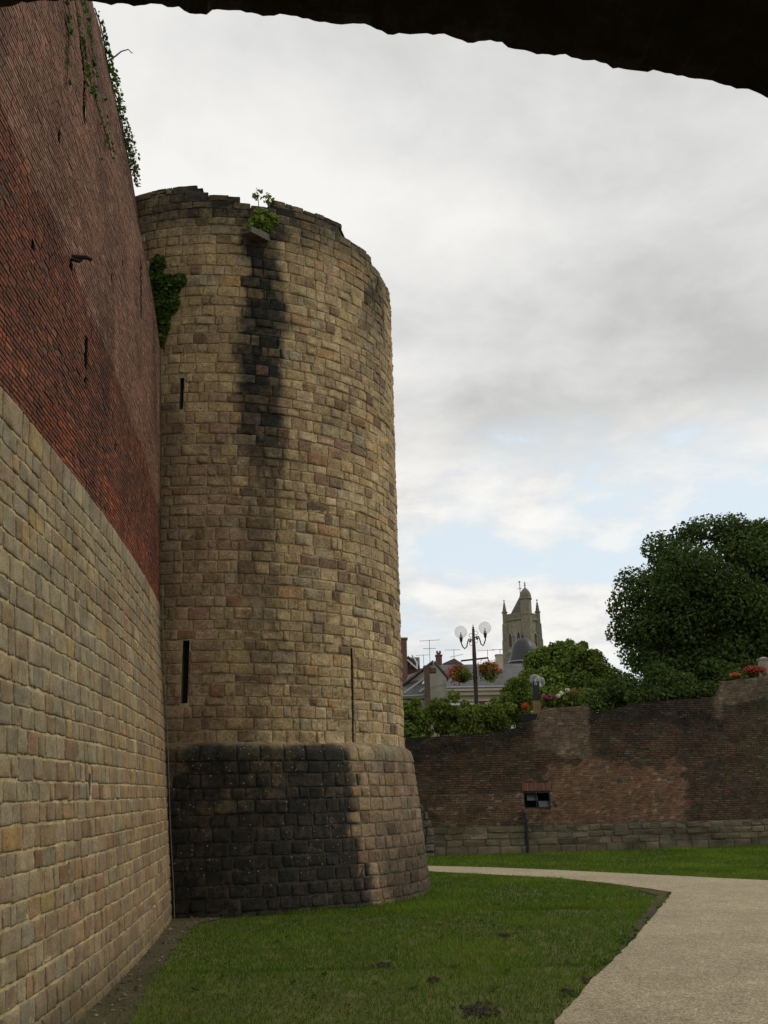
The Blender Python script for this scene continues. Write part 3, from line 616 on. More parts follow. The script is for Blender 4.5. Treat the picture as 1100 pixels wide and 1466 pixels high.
px2x_c = (px2x(770), px2x(850), px2x(1035))
def fx_f(u, v):
    u = np.asarray(u, float); v = np.asarray(v, float)
    n = np.array([fb(a*.5, b*.8, 41.) for a, b in zip(u, v)]); n2 = np.array([fb(a*1.6, b*2., 45.) for a, b in zip(u, v)]); t = ftop(u)-v
    inor = sstep(ox0-.3, ox0+.2, u)*sstep(ox1+.3, ox1-.1, u)*sstep(oz0-.2, oz0, v)*sstep(oz1+.3, oz1-.2, v)
    pale = sstep(px2x_c[0]-.2, px2x_c[0]+.2, u)*sstep(px2x_c[1]+.2, px2x_c[1], u)*sstep(2.8, 3.2, v)+sstep(px2x_c[2]-.2, px2x_c[2]+.3, u)*sstep(1.1, .7, t)
    st = sstep(1.7, .2, t+n*.9)*.55+np.clip(n2*.8, 0, .3)
    st = np.clip(st*(1-.85*np.clip(inor+.8*pale, 0, 1)), 0, .88)
    li = sstep(1.6, .4, t+n*.7)*(1-.7*np.clip(pale, 0, 1))
    return np.c_[st, li, .25+.3*np.clip(n, 0, 1)+.35*sstep(12., 13.5, u)]
FOOT = lambda x: np.interp(x, [-3, 2., 4.2, 4.3, 14, 22], [.86, .88, .92, .95, .93, .95])
mb = MB(); B = []; C = []
v = .82; 
while v < 6.6:
    a = -2.5+random.random()*.2; row = []
    while a < 15.5:
        w = random.choice([.1, .21, .21, .215])*random.uniform(.94, 1.05); row.append((a, a+w)); a += w+.013
    dv = lambda x: .008*math.sin(x*.9+v*.6)
    for s0, s1 in split_holes(row, [(win[0]-.02, win[1]+.02, win[2]-.13, win[3]+.28)], v, v+.058, 1.):
        um = (s0+s1)/2
        if v+.06 > ftop(um)-random.random()*.07 or random.random() < .02: continue
        er = fb(um*1.2, v*1.5, 55.)
        z = fzone(um, v)
        if z is PAL_F and er > .35: continue
        B.append((s0, s1, v+dv(um), v+.058+dv(um)+random.uniform(-.003, .003))); C.append(pick(z, .2))
    v += .072
B = np.array(B); X = fx_f((B[:, 0]+B[:, 1])/2, (B[:, 2]+B[:, 3])/2)
bricks(mb, fmap, B, C, X, depth=.010, rough=.0045)
lum = lambda u, v: np.array([(.06, .045, .033) if fzone(a, b) is PAL_F else (.27, .205, .14) for a, b in zip(u, v)])*(1+.2*rng.normal(size=(len(u), 1)))
backing(mb, fmap, np.arange(-2.5, 22., .12), np.arange(.8, 6.6, .1), [win], -.004, lum, fx_f, 1, .5, .008, vtop=lambda U: ftop(U)-.05, hmat=2)
us = np.arange(-2.5, 22., .25); n = len(us)   # wall head + back
P = np.concatenate([np.c_[us, far_y(us)+.035*ftop(us), ftop(us)-.06], np.c_[us, far_y(us)+.7, ftop(us)-.08], np.c_[us, far_y(us)+.7, np.full(n, -.1)]])
mb.add(P, [(r*n+i, r*n+i+1, (r+1)*n+i+1, (r+1)*n+i) for r in range(2) for i in range(n-1)], None, (.1, .08, .06), (.5, .6, .4), 1)
mb.build('brick_face', [M_brick, M_mortar, M_dark], rw)
mb = MB(); PAL_S = [(4, (.20, .165, .105)), (3, (.17, .145, .095)), (2, (.23, .18, .115)), (1, (.19, .13, .09)), (1, (.13, .11, .08))]
def fx_s(u, v):
    n = np.array([fb(a*.8, b*1.5, 61.) for a, b in zip(u, v)]); return np.c_[np.clip(.08+n*.6, 0, .6), .2+0*u, np.clip(.35+.4*n, 0, .7)]
for z0, z1 in ((-.1, .24), (.24, .45), (.45, .64), (.64, .84)):
    a = -2.5
    while a < 15.5:
        w = random.uniform(.3, .75)
        stone(mb, lambda u, v, d: fmap(u, v, d+.09), a, a+w, z0, z1+random.uniform(-.015, .015), .018, .02, pick(PAL_S, .15), fx_s, 1., 0, rr=.12, rough=.010, skew=.9); a += w
backing(mb, lambda u, v, d: fmap(u, v, d+.09), np.arange(-2.5, 22., .2), [-.2, .0, .2, .4, .6, .8, .85], [], -.005, lambda u, v: np.tile((.19, .155, .1), (len(u), 1)), fx_s, 1, .2, .008)
us = np.arange(-2.5, 22., .3); n = len(us); P = np.r_[np.c_[us, far_y(us)-.09+.03, np.full(n, .845)], np.c_[us, far_y(us)+.06, np.full(n, .86)]]
mb.add(P, [(i, i+1, n+i+1, n+i) for i in range(n-1)], None, (.12, .1, .075), (.3, .3, .4), 1)
mb.build('stone_footing', [M_stone, M_mortar], rw, True)
# stub of grey masonry against the wall, just right of the tower
mb = MB(); b0, b1 = fpt(590, 1160).x, fpt(621, 1160).x
def bmap(u, v, d): return np.c_[u, 33.55+.04*v+0*u-d, v]
for k_, (z0, z1) in enumerate([(i*.24-.1, i*.24+.14) for i in range(8)]):
    bb = b1-.07*max(0, k_-3)**1.35+random.uniform(-.03, .03); a = b0
    while a < bb-.08:
        w = min(random.uniform(.22, .45), bb-a)
        stone(mb, bmap, a, a+w, z0, z1, .03, .03, pick([(3, (.17, .15, .12)), (2, (.21, .18, .14)), (1, (.13, .11, .09))], .15), fx_s, 1., 0, rough=.010); a += w
    mb.box(((b0+bb)/2, 33.85+.01*k_, (z0+z1)/2), (bb-b0-.02, .52, z1-z0), col=(.14, .12, .09), fx=(.3, 0, .4))
mb.build('buttress', M_stone, rw)
# window
wf = empty('window', (0, 0, 0), None, None); wf.parent = rw; wf.location = (W0.x-6., float(far_y(W0.x))-34.5, win[2]); del_ = wf
M_frame = plain('black_frame', (.02, .02, .022), .5)
M_pane, nt, b = newmat('dusty_glass'); b.inputs['Base Color'].default_value = (.075, .08, .085, 1); b.inputs['Roughness'].default_value = .5; b.inputs['Specular IOR Level'].default_value = .6
ww, wh = win[1]-win[0], win[3]-win[2]; wyc = float(far_y((win[0]+win[1])/2))+.035*(win[2]+wh/2)
mb = MB(); t = .045
for cx_, cz_, sx_, sz_ in ((win[0]+t/2, win[2]+wh/2, t, wh-.004), (win[1]-t/2, win[2]+wh/2, t, wh-.004), ((win[0]+win[1])/2, win[3]-t/2-.002, ww-2*t, t), ((win[0]+win[1])/2, win[2]+t/2+.002, ww-2*t, t), ((win[0]+win[1])/2-.02, win[2]+wh/2, .03, wh-2*t-.004)):
    mb.box((cx_, wyc+.02, cz_), (sx_, .09, sz_))
mb.build('frame', M_frame, wf)
for (cx_, cz_, w_, h_, rx) in ((win[0]+ww*.34, win[2]+wh*.68, ww*.40, wh*.48, -.5), (win[0]+ww*.76, win[2]+wh*.24, ww*.38, wh*.40, -.35)):
    mb = MB(); mb.box((cx_, wyc+.12, cz_), (w_, .02, h_), rx=rx); mb.build('pane', M_pane, wf)
# soldier-course lintel and sill
for nm, z0, z1, cz in (('lintel', win[3]+.02, win[3]+.27, 0), ('sill', win[2]-.12, win[2]-.012, 0)):
    mb = MB(); B = []; a = win[0]-.03
    while a < win[1]+.0: B.append((a, a+.058, z0, z1+random.uniform(-.01, .01))); a += .069
    bricks(mb, lambda u, v, d: fmap(u, v, d+.03), B, [pick(PAL_O, .2)*1.15 for _ in B], np.tile((.12, 0, .1), (len(B), 1)), depth=.01)
    uu = np.array([win[0]-.03, win[1]+.03, win[1]+.03, win[0]-.03]); vv = np.array([z0, z0, z1-.01, z1-.01]); mb.add(fmap(uu, vv, np.full(4, .025)), [(0, 1, 2, 3)], None, (.2, .15, .11), (.2, 0, 0))
    mb.build(nm, M_brick, rw)
mb = MB(); xx = win[0]+.02; yy = float(far_y(xx))-.15
mb.tube([(xx, yy, -.05), (xx, yy, 1.05), (xx, yy+.06, win[2]-.14)], .05, 10); mb.box((xx, yy+.03, .5), (.15, .05, .05)); mb.build('drainpipe', M_frame, rw)
# terrace of the town behind the wall
P = [(-60, 0), (24, 0)]
us = np.r_[-60., np.arange(-2.5, 22., 1.), 24., 60.]; n = len(us); yb = np.array([float(far_y(min(max(u, -2.5), 22.)))+.6 for u in us])
mb = MB(); mb.add(np.r_[np.c_[us, yb, np.full(n, 3.55)], np.c_[us*6, np.full(n, 420.), np.full(n, 3.55)], np.c_[us, yb, np.full(n, -.1)]], [(i, i+1, n+i+1, n+i) for i in range(n-1)]+[(i, 2*n+i, 2*n+i+1, i+1) for i in range(n-1)])
tag(mb.build('upper_terrace', soil('terrace_soil', (.04, .05, .02), (.08, .085, .04), 3.)), kind='structure')
# ------------------------------------------------------------------ FOLIAGE
M_leaf = leafmat('leaf', .25, .55); M_bark = plain('bark', (.075, .055, .04), .9, 0, .4, 14., .7)
G_DARK = [(4, (.044, .062, .018)), (3, (.054, .074, .021)), (2, (.034, .048, .016)), (1, (.075, .08, .025)), (.4, (.10, .085, .028))]
G_MID = [(4, (.10, .142, .026)), (3, (.12, .165, .032)), (2, (.075, .112, .022)), (1.2, (.15, .185, .045))]
G_IVY = [(4, (.05, .088, .016)), (3, (.07, .115, .02)), (2, (.034, .06, .014)), (1, (.11, .15, .035))]
def leaves(mb, blobs, n, size, pal, shell=.5, seed=0, up=.3, mat=0, lobed=False, cj=.25):
    r = np.random.default_rng(seed+5); bl = np.array([(*b[0], *(b[1] if hasattr(b[1], '__len__') else (b[1],)*3)) for b in blobs], float)
    w = (bl[:, 3]*bl[:, 4]*bl[:, 5])**.62; bi = r.choice(len(bl), n, p=w/w.sum())
    d = r.normal(size=(n, 3)); d /= np.linalg.norm(d, axis=1)[:, None]
    rad = 1-shell*(r.random(n)**1.8); rad *= r.uniform(.86, 1.12, n)
    p = bl[bi, :3]+d*bl[bi, 3:]*rad[:, None]
    nrm = d*.7+r.normal(size=(n, 3))*.6; nrm[:, 2] += up; nrm /= np.linalg.norm(nrm, axis=1)[:, None]
    ax = np.cross(nrm, r.normal(size=(n, 3))); ax /= np.linalg.norm(ax, axis=1)[:, None]; ay = np.cross(nrm, ax)
    s = size*r.uniform(.6, 1.35, n)[:, None]
    W = np.array([q[0] for q in pal], float); ci = r.choice(len(pal), n, p=W/W.sum()); c = np.array([q[1] for q in pal])[ci]*r.uniform(1-cj, 1+cj, (n, 1))
    bt = r.uniform(.8, 1.22, len(bl)); c = c*bt[bi][:, None]
    V = np.stack([p-ax*s*.5, p-ay*s*.38+nrm*s*.08, p+ax*s*.55-nrm*s*.1, p+ay*s*.38+nrm*s*.08], 1).reshape(-1, 3)
    mb.add(V, np.arange(n*4).reshape(-1, 4), None, np.repeat(c, 4, 0), mat=mat)
def crown_blobs(c, rx, ry, rz, n, rb, seed):
    r = np.random.default_rng(seed); o = []
    for i in range(n):
        d = r.normal(size=3); d /= np.linalg.norm(d); k = r.uniform(.35, .98) if i > n*.25 else r.uniform(0, .4)
        rr = rb*r.uniform(.6, 1.35)*(1.1-.35*k); o.append(((c[0]+d[0]*rx*k, c[1]+d[1]*ry*k, c[2]+d[2]*rz*k), (rr*1.1, rr*1.1, rr*.85)))
    return o
G_DARK = warm(G_DARK, (1.12, 1.28, 1.05)); G_MID = warm(G_MID, (1.2, 1.18, 1.1))
def tree(name, base, trunk_h, blobs, n, size, pal, label, cat, seed, r0=.3, shell=.55, group=None):
    t = empty(name, base, label, cat, group); mb = MB(); bx, by, bz = base; r = random.Random(seed)
    top = (bx+r.uniform(-.2, .2), by, bz+trunk_h)
    mb.tube([base, (bx+.05, by, bz+trunk_h*.4), top], [r0*1.25, r0, r0*.75], 10)
    for b in r.sample(blobs, min(len(blobs), 14)):
        c = b[0]; mid = tuple((top[i]*.5+c[i]*.5)+r.uniform(-.2, .2) for i in range(3)); mb.tube([top, mid, c], [r0*.4, r0*.22, r0*.06], 6)
    mb.build('trunk', M_bark, t, True)
    mb = MB(); leaves(mb, blobs, n, size, pal, shell, seed); mb.build('crown', M_leaf, t); return t
# big dark tree on the right
c = at(1012, 885, 47.); bl = crown_blobs((c.x, 47, c.z-.2), 3.9, 4.0, 4.0, 64, 1.35, 3)+crown_blobs((c.x+3.4, 47.5, c.z+.2), 2.6, 3, 3.2, 26, 1.2, 4)
p = at(1008, 760, 47.); bl += [((p.x, 47, p.z), (1.0, 1., .7)), (tuple(at(945, 785, 47)), (.9, .9, .8)), (tuple(at(905, 840, 46.5)), (.85, .9, .9)), (tuple(at(1088, 765, 48)), (.7, .7, .6)), (tuple(at(895, 905, 46.)), (.8, .9, .8)), (tuple(at(1050, 770, 47)), (1., 1., .8)), (tuple(at(960, 960, 45)), (1.3, 1.2, 1.)), (tuple(at(1010, 950, 45)), (1.4, 1.2, 1.)), (tuple(at(925, 945, 45.5)), (.9, 1, .7)), (tuple(at(1055, 790, 46)), (1.3, 1.2, 1.)), (tuple(at(1085, 800, 46)), (1.2, 1.2, 1.)), (tuple(at(1040, 840, 45)), (1.4, 1.2, 1.1)), (tuple(at(970, 800, 46)), (1.2, 1.2, 1.)), (tuple(at(940, 850, 45.5)), (1.2, 1.2, 1.1)), (tuple(at(1075, 870, 45)), (1.4, 1.2, 1.2)), (tuple(at(975, 890, 44.8)), (1.4, 1.2, 1.2)), (tuple(at(925, 900, 45)), (1., 1., .9)), (tuple(at(895, 870, 46)), (.8, .8, .8)), (tuple(at(1045, 752, 46.5)), (.9, .9, .6)), (tuple(at(1075, 768, 46.5)), (1., 1., .8)), (tuple(at(1095, 758, 46.5)), (.7, .7, .55)), (tuple(at(985, 765, 46.5)), (.8, .8, .6))]
tree('broadleaf_tree', (c.x, 47., 3.55), 3.2, bl, 165000, .155, G_DARK, 'large dark broadleaf tree with rounded crown rising behind the right end of the far wall', 'tree', 3, .36, .6)
# medium green tree in the centre
bl = [(tuple(at(px, py, Y)), r_) for px, py, Y, r_ in ((800, 952, 44, (.95, .9, .75)), (770, 950, 44, (.6, .7, .6)), (822, 935, 44, (.55, .6, .4)), (845, 955, 44.5, (.8, .8, .65)), (868, 972, 44.5, (.75, .7, .55)), (785, 975, 43.5, (.8, .8, .6)), (825, 980, 43.5, (.9, .8, .6)), (760, 975, 43.2, (.55, .6, .5)), (858, 990, 43.5, (.8, .7, .5)), (800, 930, 44, (.5, .5, .35)), (780, 935, 44, (.35, .4, .3)), (815, 922, 44.2, (.22, .3, .22)), (835, 925, 44.2, (.22, .3, .22)), (800, 1000, 42.6, (.8, .7, .55)), (840, 1003, 42.3, (.8, .7, .5)), (770, 1000, 42.6, (.6, .6, .5)), (872, 1000, 42.6, (.7, .6, .5)), (880, 985, 44, (.6, .6, .5)), (850, 940, 44.3, (.4, .4, .3)))]
tree('broadleaf_tree', (at(815, 1000, 44).x, 44, 3.55), 2.2, bl, 34000, .14, G_MID, 'medium bright green tree in front of the church, left of the large dark tree', 'tree', 9, .16, .7)
# dark undergrowth below the big tree
for i, (px, py, Y, rx, rz, lab) in enumerate(((893, 990, 41.5, 1.0, .75, 'dark bush on the far wall between the bright green tree and the large tree'), (960, 975, 42.5, 1.5, 1.0, 'dark bush under the left side of the large tree crown'), (1030, 962, 43, 1.7, 1.1, 'dark bush under the middle of the large tree, beside the raised wall end'))):
    c = at(px, py, Y); t = empty('bush', (c.x, Y, 3.55), lab, 'bush', 'dark bushes under the large tree'); mb = MB()
    leaves(mb, crown_blobs((c.x, Y, c.z-.2), rx, 1., rz, 16, .55, 30+i)+crown_blobs((c.x, Y, 4.4), rx, .8, .8, 10, .5, 50+i)+([(tuple(at(858, 1006, 40.6)), (.55, .4, .45)), (tuple(at(850, 1018, 40.)), (.6, .4, .45)), (tuple(at(872, 1012, 40.6)), (.6, .4, .45))] if i == 0 else [(tuple(at(q, 1000-(q-930)*.06, 38.2)), (.55, .4, .4)) for q in ((915, 945, 970) if i == 1 else (985, 1005, 1022))]), 13000, .15, G_DARK, .6, 30+i); mb.build('foliage', M_leaf, t)
    mb = MB(); 
    for q in range(4): mb.tube([(c.x+.1*q-.2, Y, 3.5), (c.x+.3*q-.5, Y+.1, c.z)], [.04, .012], 6)
    mb.build('stem', M_bark, t)
# hedge bushes behind the left part of the wall
labs = ['light green bush nearest the round tower, behind the far wall', 'rounded green bush left of the street lamp post, below the pale gable', 'low green bush at the foot of the double globe street lamp', 'green bush right of the street lamp post, below the cornice', 'tall green bush left of the black sign pillar, under the bright green tree']
for i, (px, py, Y, rx, rz) in enumerate(((592, 1022, 38.6, .75, .55), (636, 1018, 39., .72, .55), (672, 1024, 38.2, .55, .5), (705, 1018, 38.8, .7, .6), (742, 1003, 39.6, .62, .85))):
    c = at(px, py, Y); t = empty('bush', (c.x, Y, 3.55), labs[i], 'bush', 'green bushes behind the far wall'); mb = MB()
    bb = crown_blobs((c.x, Y, c.z), rx, .55, rz, 20, .3, 70+i)+crown_blobs((c.x, Y, c.z-.55), rx*1.05, .5, .5, 9, .32, 90+i)
    if i == 3: bb += [(tuple(at(725, 1000, 39)), (.3, .3, .25))]
    if i == 1: bb += [(tuple(at(650, 997, 39.)), (.25, .25, .25))]
    leaves(mb, bb, 7500, .105, G_MID if i != 4 else G_MID[:3], .7, 70+i); mb.build('foliage', M_leaf, t)
    mb = MB()
    for q in range(4): mb.tube([(c.x+.06*q-.1, Y, 3.5), (c.x+.2*q-.3, Y+.1, c.z)], [.03, .01], 6)
    mb.build('stem', M_bark, t)
# ivy on the tower, by the curtain wall
def ivy_patch(mb, mapf, blobs, n, size, seed, pal=G_IVY, thick=.1):
    r = np.random.default_rng(seed); bl = np.array(blobs, float); w = bl[:, 2]*bl[:, 3]; bi = r.choice(len(bl), n, p=w/w.sum())
    a = r.uniform(0, 6.283, n); k = np.sqrt(r.random(n)); u = bl[bi, 0]+np.cos(a)*k*bl[bi, 2]; v = bl[bi, 1]+np.sin(a)*k*bl[bi, 3]
    d = .03+thick*r.random(n)*(1-k*.7); p = mapf(u, v, d); q = mapf(u, v, d+.1); nrm = (q-p)/.1+r.normal(size=(n, 3))*.5; nrm[:, 2] += .35; nrm /= np.linalg.norm(nrm, axis=1)[:, None]
    ax = np.cross(nrm, r.normal(size=(n, 3))); ax /= np.linalg.norm(ax, axis=1)[:, None]; ay = np.cross(nrm, ax); s = size*r.uniform(.55, 1.3, n)[:, None]
    W = np.array([q_[0] for q_ in pal], float); ci = r.choice(len(pal), n, p=W/W.sum()); c = np.array([q_[1] for q_ in pal])[ci]*r.uniform(.7, 1.3, (n, 1))
    V = np.stack([p-ax*s*.5, p-ay*s*.45, p+ax*s*.6-nrm*s*.12, p+ay*s*.45], 1).reshape(-1, 3); mb.add(V, np.arange(n*4).reshape(-1, 4), None, np.repeat(c, 4, 0))
def tb(px, py, ru, rv, z=11): a, zz = ang(px, py, z); return (a, zz, ru/3.9, rv)
mb = MB(); ivy_patch(mb, tmap, [tb(228, 378, .16, .2), tb(222, 405, .22, .3), tb(240, 412, .3, .28), tb(258, 402, .14, .16), tb(245, 435, .2, .25), tb(228, 440, .2, .35), tb(236, 462, .14, .3), tb(234, 485, .07, .2)], 2600, .085, 1, thick=.16)
t = empty('ivy', tuple(tmap(np.array([ang(236, 490, 11)[0]]), np.array([ang(236, 490, 11)[1]]), np.array([0.]))[0]), 'dense dark green ivy patch climbing the tower beside the brick wall', 'ivy'); mb.build('foliage', M_leaf, t)
mb = MB(); a, z = ang(236, 500, 11); mb.tube([tmap(np.array([a]), np.array([z]), np.array([.02]))[0], tmap(np.array([a-.01]), np.array([z+.7]), np.array([.04]))[0], tmap(np.array([a-.02]), np.array([z+1.5]), np.array([.04]))[0]], [.02, .014, .006], 6); mb.build('stem', M_bark, t)
# self-sown plant above the spout
a, z = ang(372, 322, 13.3); p = tmap(np.array([a]), np.array([z]), np.array([0.]))[0]
t = empty('wall_plant', tuple(p), 'leafy self-sown plant with two pale sprigs above the water spout at the tower top', 'plant')
mb = MB(); ivy_patch(mb, tmap, [(a, z, .24/3.9, .22), (a-.05, z-.18, .13/3.9, .13), (a+.06, z+.12, .14/3.9, .15), (a+.01, z+.2, .2/3.9, .15)], 900, .095, 5, G_MID, .3)
mb.build('foliage', M_leaf, t); mb = MB(); st = MB()
for px, hh in ((368, .62), (383, .55)):
    a2, _ = ang(px, 300, 13.6); b0 = Vector(tmap(np.array([a2]), np.array([z+.1]), np.array([.1]))[0]); tp = b0+Vector((0, 0, hh)); st.tube([b0, b0.lerp(tp, .5)+Vector((.02, 0, 0)), tp], [.012, .01, .005], 5)
    leaves(mb, [(tuple(tp), (.11, .11, .09)), (tuple(tp-Vector((.02, 0, .1))), (.09, .09, .08))], 26, .1, [(1, (.16, .21, .04)), (1, (.12, .17, .035))], .9, int(px))
mb.build('sprig', M_leaf, t); st.build('stem', M_bark, t)
# ivy trailing from the head of the brick wall
def wb(px, py, ru, rv):
    d = at(px, py, 1.)-Vector((0, 0, EYE)); tt = np.linspace(3, 30, 6000); x = d.x*tt; y = d.y*tt; zz = EYE+d.z*tt; i = int(np.argmax(x < wx(y, zz))); return (y[i], zz[i], ru, rv)
t = empty('ivy', (-4., 10.6, 10.), 'sparse ivy strands trailing down beside the arrow slit high on the brick wall', 'ivy')
mb = MB(); S1 = [(95, 30, .08, .3), (95, 60, .07, .3), (92, 90, .06, .2), (96, 115, .03, .1), (88, 125, .02, .05), (115, 60, .1, .5), (120, 95, .08, .3), (125, 110, .1, .25), (128, 70, .08, .4), (133, 130, .08, .2), (132, 90, .06, .3), (140, 170, .05, .12), (152, 178, .06, .15), (150, 200, .06, .2), (158, 215, .05, .15), (143, 232, .05, .06), (122, 30, .15, .4), (147, 145, .04, .12)]
ivy_patch(mb, wall_map, [wb(*q) for q in S1], 330, .062, 21, thick=.05); mb.build('foliage', M_leaf, t)
mb = MB()
for line in ([(98, 12), (96, 60), (93, 120)], [(118, 12), (119, 60), (128, 120), (143, 170), (157, 215)], [(130, 20), (131, 80), (134, 130)]):
    pp = []
    for q in line: w = wb(*q, 0, 0); pp.append(wall_map(np.array([w[0]]), np.array([w[1]]), np.array([.02]))[0])
    mb.tube(pp, .008, 5)
mb.build('stem', M_bark, t)
t = empty('ivy', tuple(wall_map(np.array([14.5]), np.array([14.3]), np.array([0.]))[0]), 'bushy ivy hanging over the top edge of the brick wall against the sky', 'ivy')
mb = MB(); tops = [(13.9, .03, .08), (14.4, .04, .08), (14.9, .08, .16), (15.3, .1, .16), (15.8, .08, .2), (16.3, .06, .12), (16.8, .13, .22), (17.3, .15, .26), (17.7, .10, .2), (18.1, .06, .12)]
leaves(mb, [((float(wx(y, 14.2))+.08, y, 14.25-rz*.3), (rr, .35, rz)) for y, rr, rz in tops], 620, .07, G_IVY, .8, 8); mb.build('foliage', M_leaf, t)
mb = MB(); mb.tube([(float(wx(y, 14.3))+.02, y, 14.3-.1*math.sin(y*3)) for y in np.arange(13.6, 18.4, .4)], .012, 5); mb.build('stem', M_bark, t)
mb = MB(); b0 = Vector(wall_map(np.array([14.9]), np.array([14.35]), np.array([.0]))[0])
mb.tube([b0, b0+Vector((.14, .0, .10)), b0+Vector((.24, 0, .2)), b0+Vector((.36, 0, .24)), b0+Vector((.42, 0, .17)), b0+Vector((.45, 0, .16))], [.016, .014, .012, .01, .008, .005], 6); mb.tube([b0+Vector((.1, 0, .07)), b0+Vector((.04, .02, .25))], [.008, .004], 5)
t = tag(mb.build('twig', M_bark), 'bare crooked twig sticking out from the top edge of the brick wall', 'twig')
# lightning cable in the corner between the wall and the tower
mb = MB(); cp = [(247.5, 1313, 18.2), (246, 1240, 18.27), (243.5, 1150, 18.3), (241, 1068, 18.45), (239, 960, 18.55), (238, 860, 18.6), (238, 760, 18.6), (238, 640, 18.62)]
def corner(z):   # where the wall's face meets the tower's
    ys_ = np.linspace(16.5, 20.5, 800); x_ = wx(ys_, np.full_like(ys_, z)); r_ = np.hypot(x_-TC[0], ys_-TC[1]); i = int(np.argmax(r_ < float(trad(z)))); return x_[i], ys_[i]
pp = []
for z in np.arange(.0, 6.2, .4): x_, y_ = corner(z); pp.append((x_+.075+.006*math.sin(z*3), y_-.09, z))
mb.tube(pp, .007, 6); tag(mb.build('lightning_cable', plain('pale_cable', (.17, .16, .12), .7)), 'thin pale cable running up the corner between the stone wall and the tower', 'cable')
# ------------------------------------------------------------------ STREET LAMP WITH TWO GLOBES
M_post = plain('dark_red_paint', (.045, .022, .02), .45, .2)
M_globe, nt, b = newmat('clear_globe'); out = [n_ for n_ in nt.nodes if n_.type == 'OUTPUT_MATERIAL'][0]
tr = N(nt, 'ShaderNodeBsdfTransparent'); tr.inputs[0].default_value = (.93, .94, .93, 1); lw = N(nt, 'ShaderNodeLayerWeight'); lw.inputs[0].default_value = .35
b.inputs['Base Color'].default_value = (.62, .62, .60, 1); b.inputs['Roughness'].default_value = .15
ms = N(nt, 'ShaderNodeMixShader'); L(nt, ramp(nt, lw.outputs['Facing'], [(0., .16), (.6, .28), (.92, .75)]).outputs[0], ms.inputs[0]); L(nt, tr.outputs[0], ms.inputs[1]); L(nt, b.outputs[0], ms.inputs[2]); L(nt, ms.outputs[0], out.inputs[0])
M_white = plain('white_fitting', (.6, .6, .58), .4); M_lampbulb = plain('lamp_core', (.25, .24, .22), .4)
LY = 39.2; lp = at(683.5, 1040, LY); pt = at(676, 902, LY)
sl = empty('street_lamp', (lp.x, LY, 3.55), 'dark double globe street lamp with scrolled arms behind the far wall', 'street lamp')
mpx = LY/F
ptx = lp.x; ztp = pt.z
mb = MB(); zc = at(678, 945, LY).z
mb.tube([(ptx, LY, 3.55), (ptx, LY, 4.1), (ptx, LY, 4.15), (ptx, LY, 7.), (ptx, LY, ztp)], [.11, .10, .085, .08, .05], 12); mb.lathe((ptx, LY, ztp), [(.05, 0), (.06, .02), (.03, .05), (.045, .09), (.02, .13), (.008, .22), (.001, .24)], 10)
mb.build('post', M_post, sl, True)
mb = MB(); cb0, cb1 = at(660, 941.5, LY), at(699, 935, LY); mb.tube([(cb0.x, LY-.05, zc-.03), (cb1.x, LY+.05, zc+.08)], .034, 8)
for e_, z_ in ((cb0, zc-.03), (cb1, zc+.08)): mb.tube([(e_.x, LY, z_-.02), (e_.x, LY, z_-.1)], .012, 5)
mb.build('banner_bar', M_post, sl)
for sgn, gx, gy in ((-1, 660, 905), (1, 694.5, 899)):
    g = at(gx, gy, LY); cz = g.z; off = abs(g.x-ptx); ax = ptx+sgn*off
    mb = MB(); z0 = at(678, 916, LY).z-.03+(.0 if sgn < 0 else .1)
    arm = [(ptx+sgn*.04, LY, z0), (ptx+sgn*.14, LY, z0+.07), (ptx+sgn*.2, LY, z0+.05), (ptx+sgn*.24, LY, z0-.08), (ptx+sgn*.28, LY, z0-.24), (ptx+sgn*.36, LY, z0-.31), (ptx+sgn*(off-.05), LY, z0-.22), (ax, LY, z0-.08), (ax, LY, cz-.32)]
    mb.tube(arm, .024, 8); mb.lathe((ax, LY, cz-.36), [(.02, -.05), (.05, .0), (.06, .08), (.075, .13), (.07, .15), (.001, .15)], 12)
    for rz0, rr in ((.2, .075), (-.12, .07)):
        mb.tube([(ptx+sgn*(.1+rr*math.cos(q)), LY, z0+rz0+rr*math.sin(q)) for q in np.linspace(-2.6, 2.9, 12)], .009, 5)
    mb.sphere((ptx+sgn*.14, LY, z0-.02), .05, 10); mb.build('arm', M_post, sl, True)
    mb = MB(); mb.sphere((ax, LY, cz), .245, 28); gl = mb.build('globe', M_globe, sl, True)
    mb = MB(); mb.lathe((ax, LY, cz-.19), [(.05, 0), (.05, .06), (.025, .08), (.022, .17), (.001, .19)], 10); mb.build('bulb', M_lampbulb, gl, True)
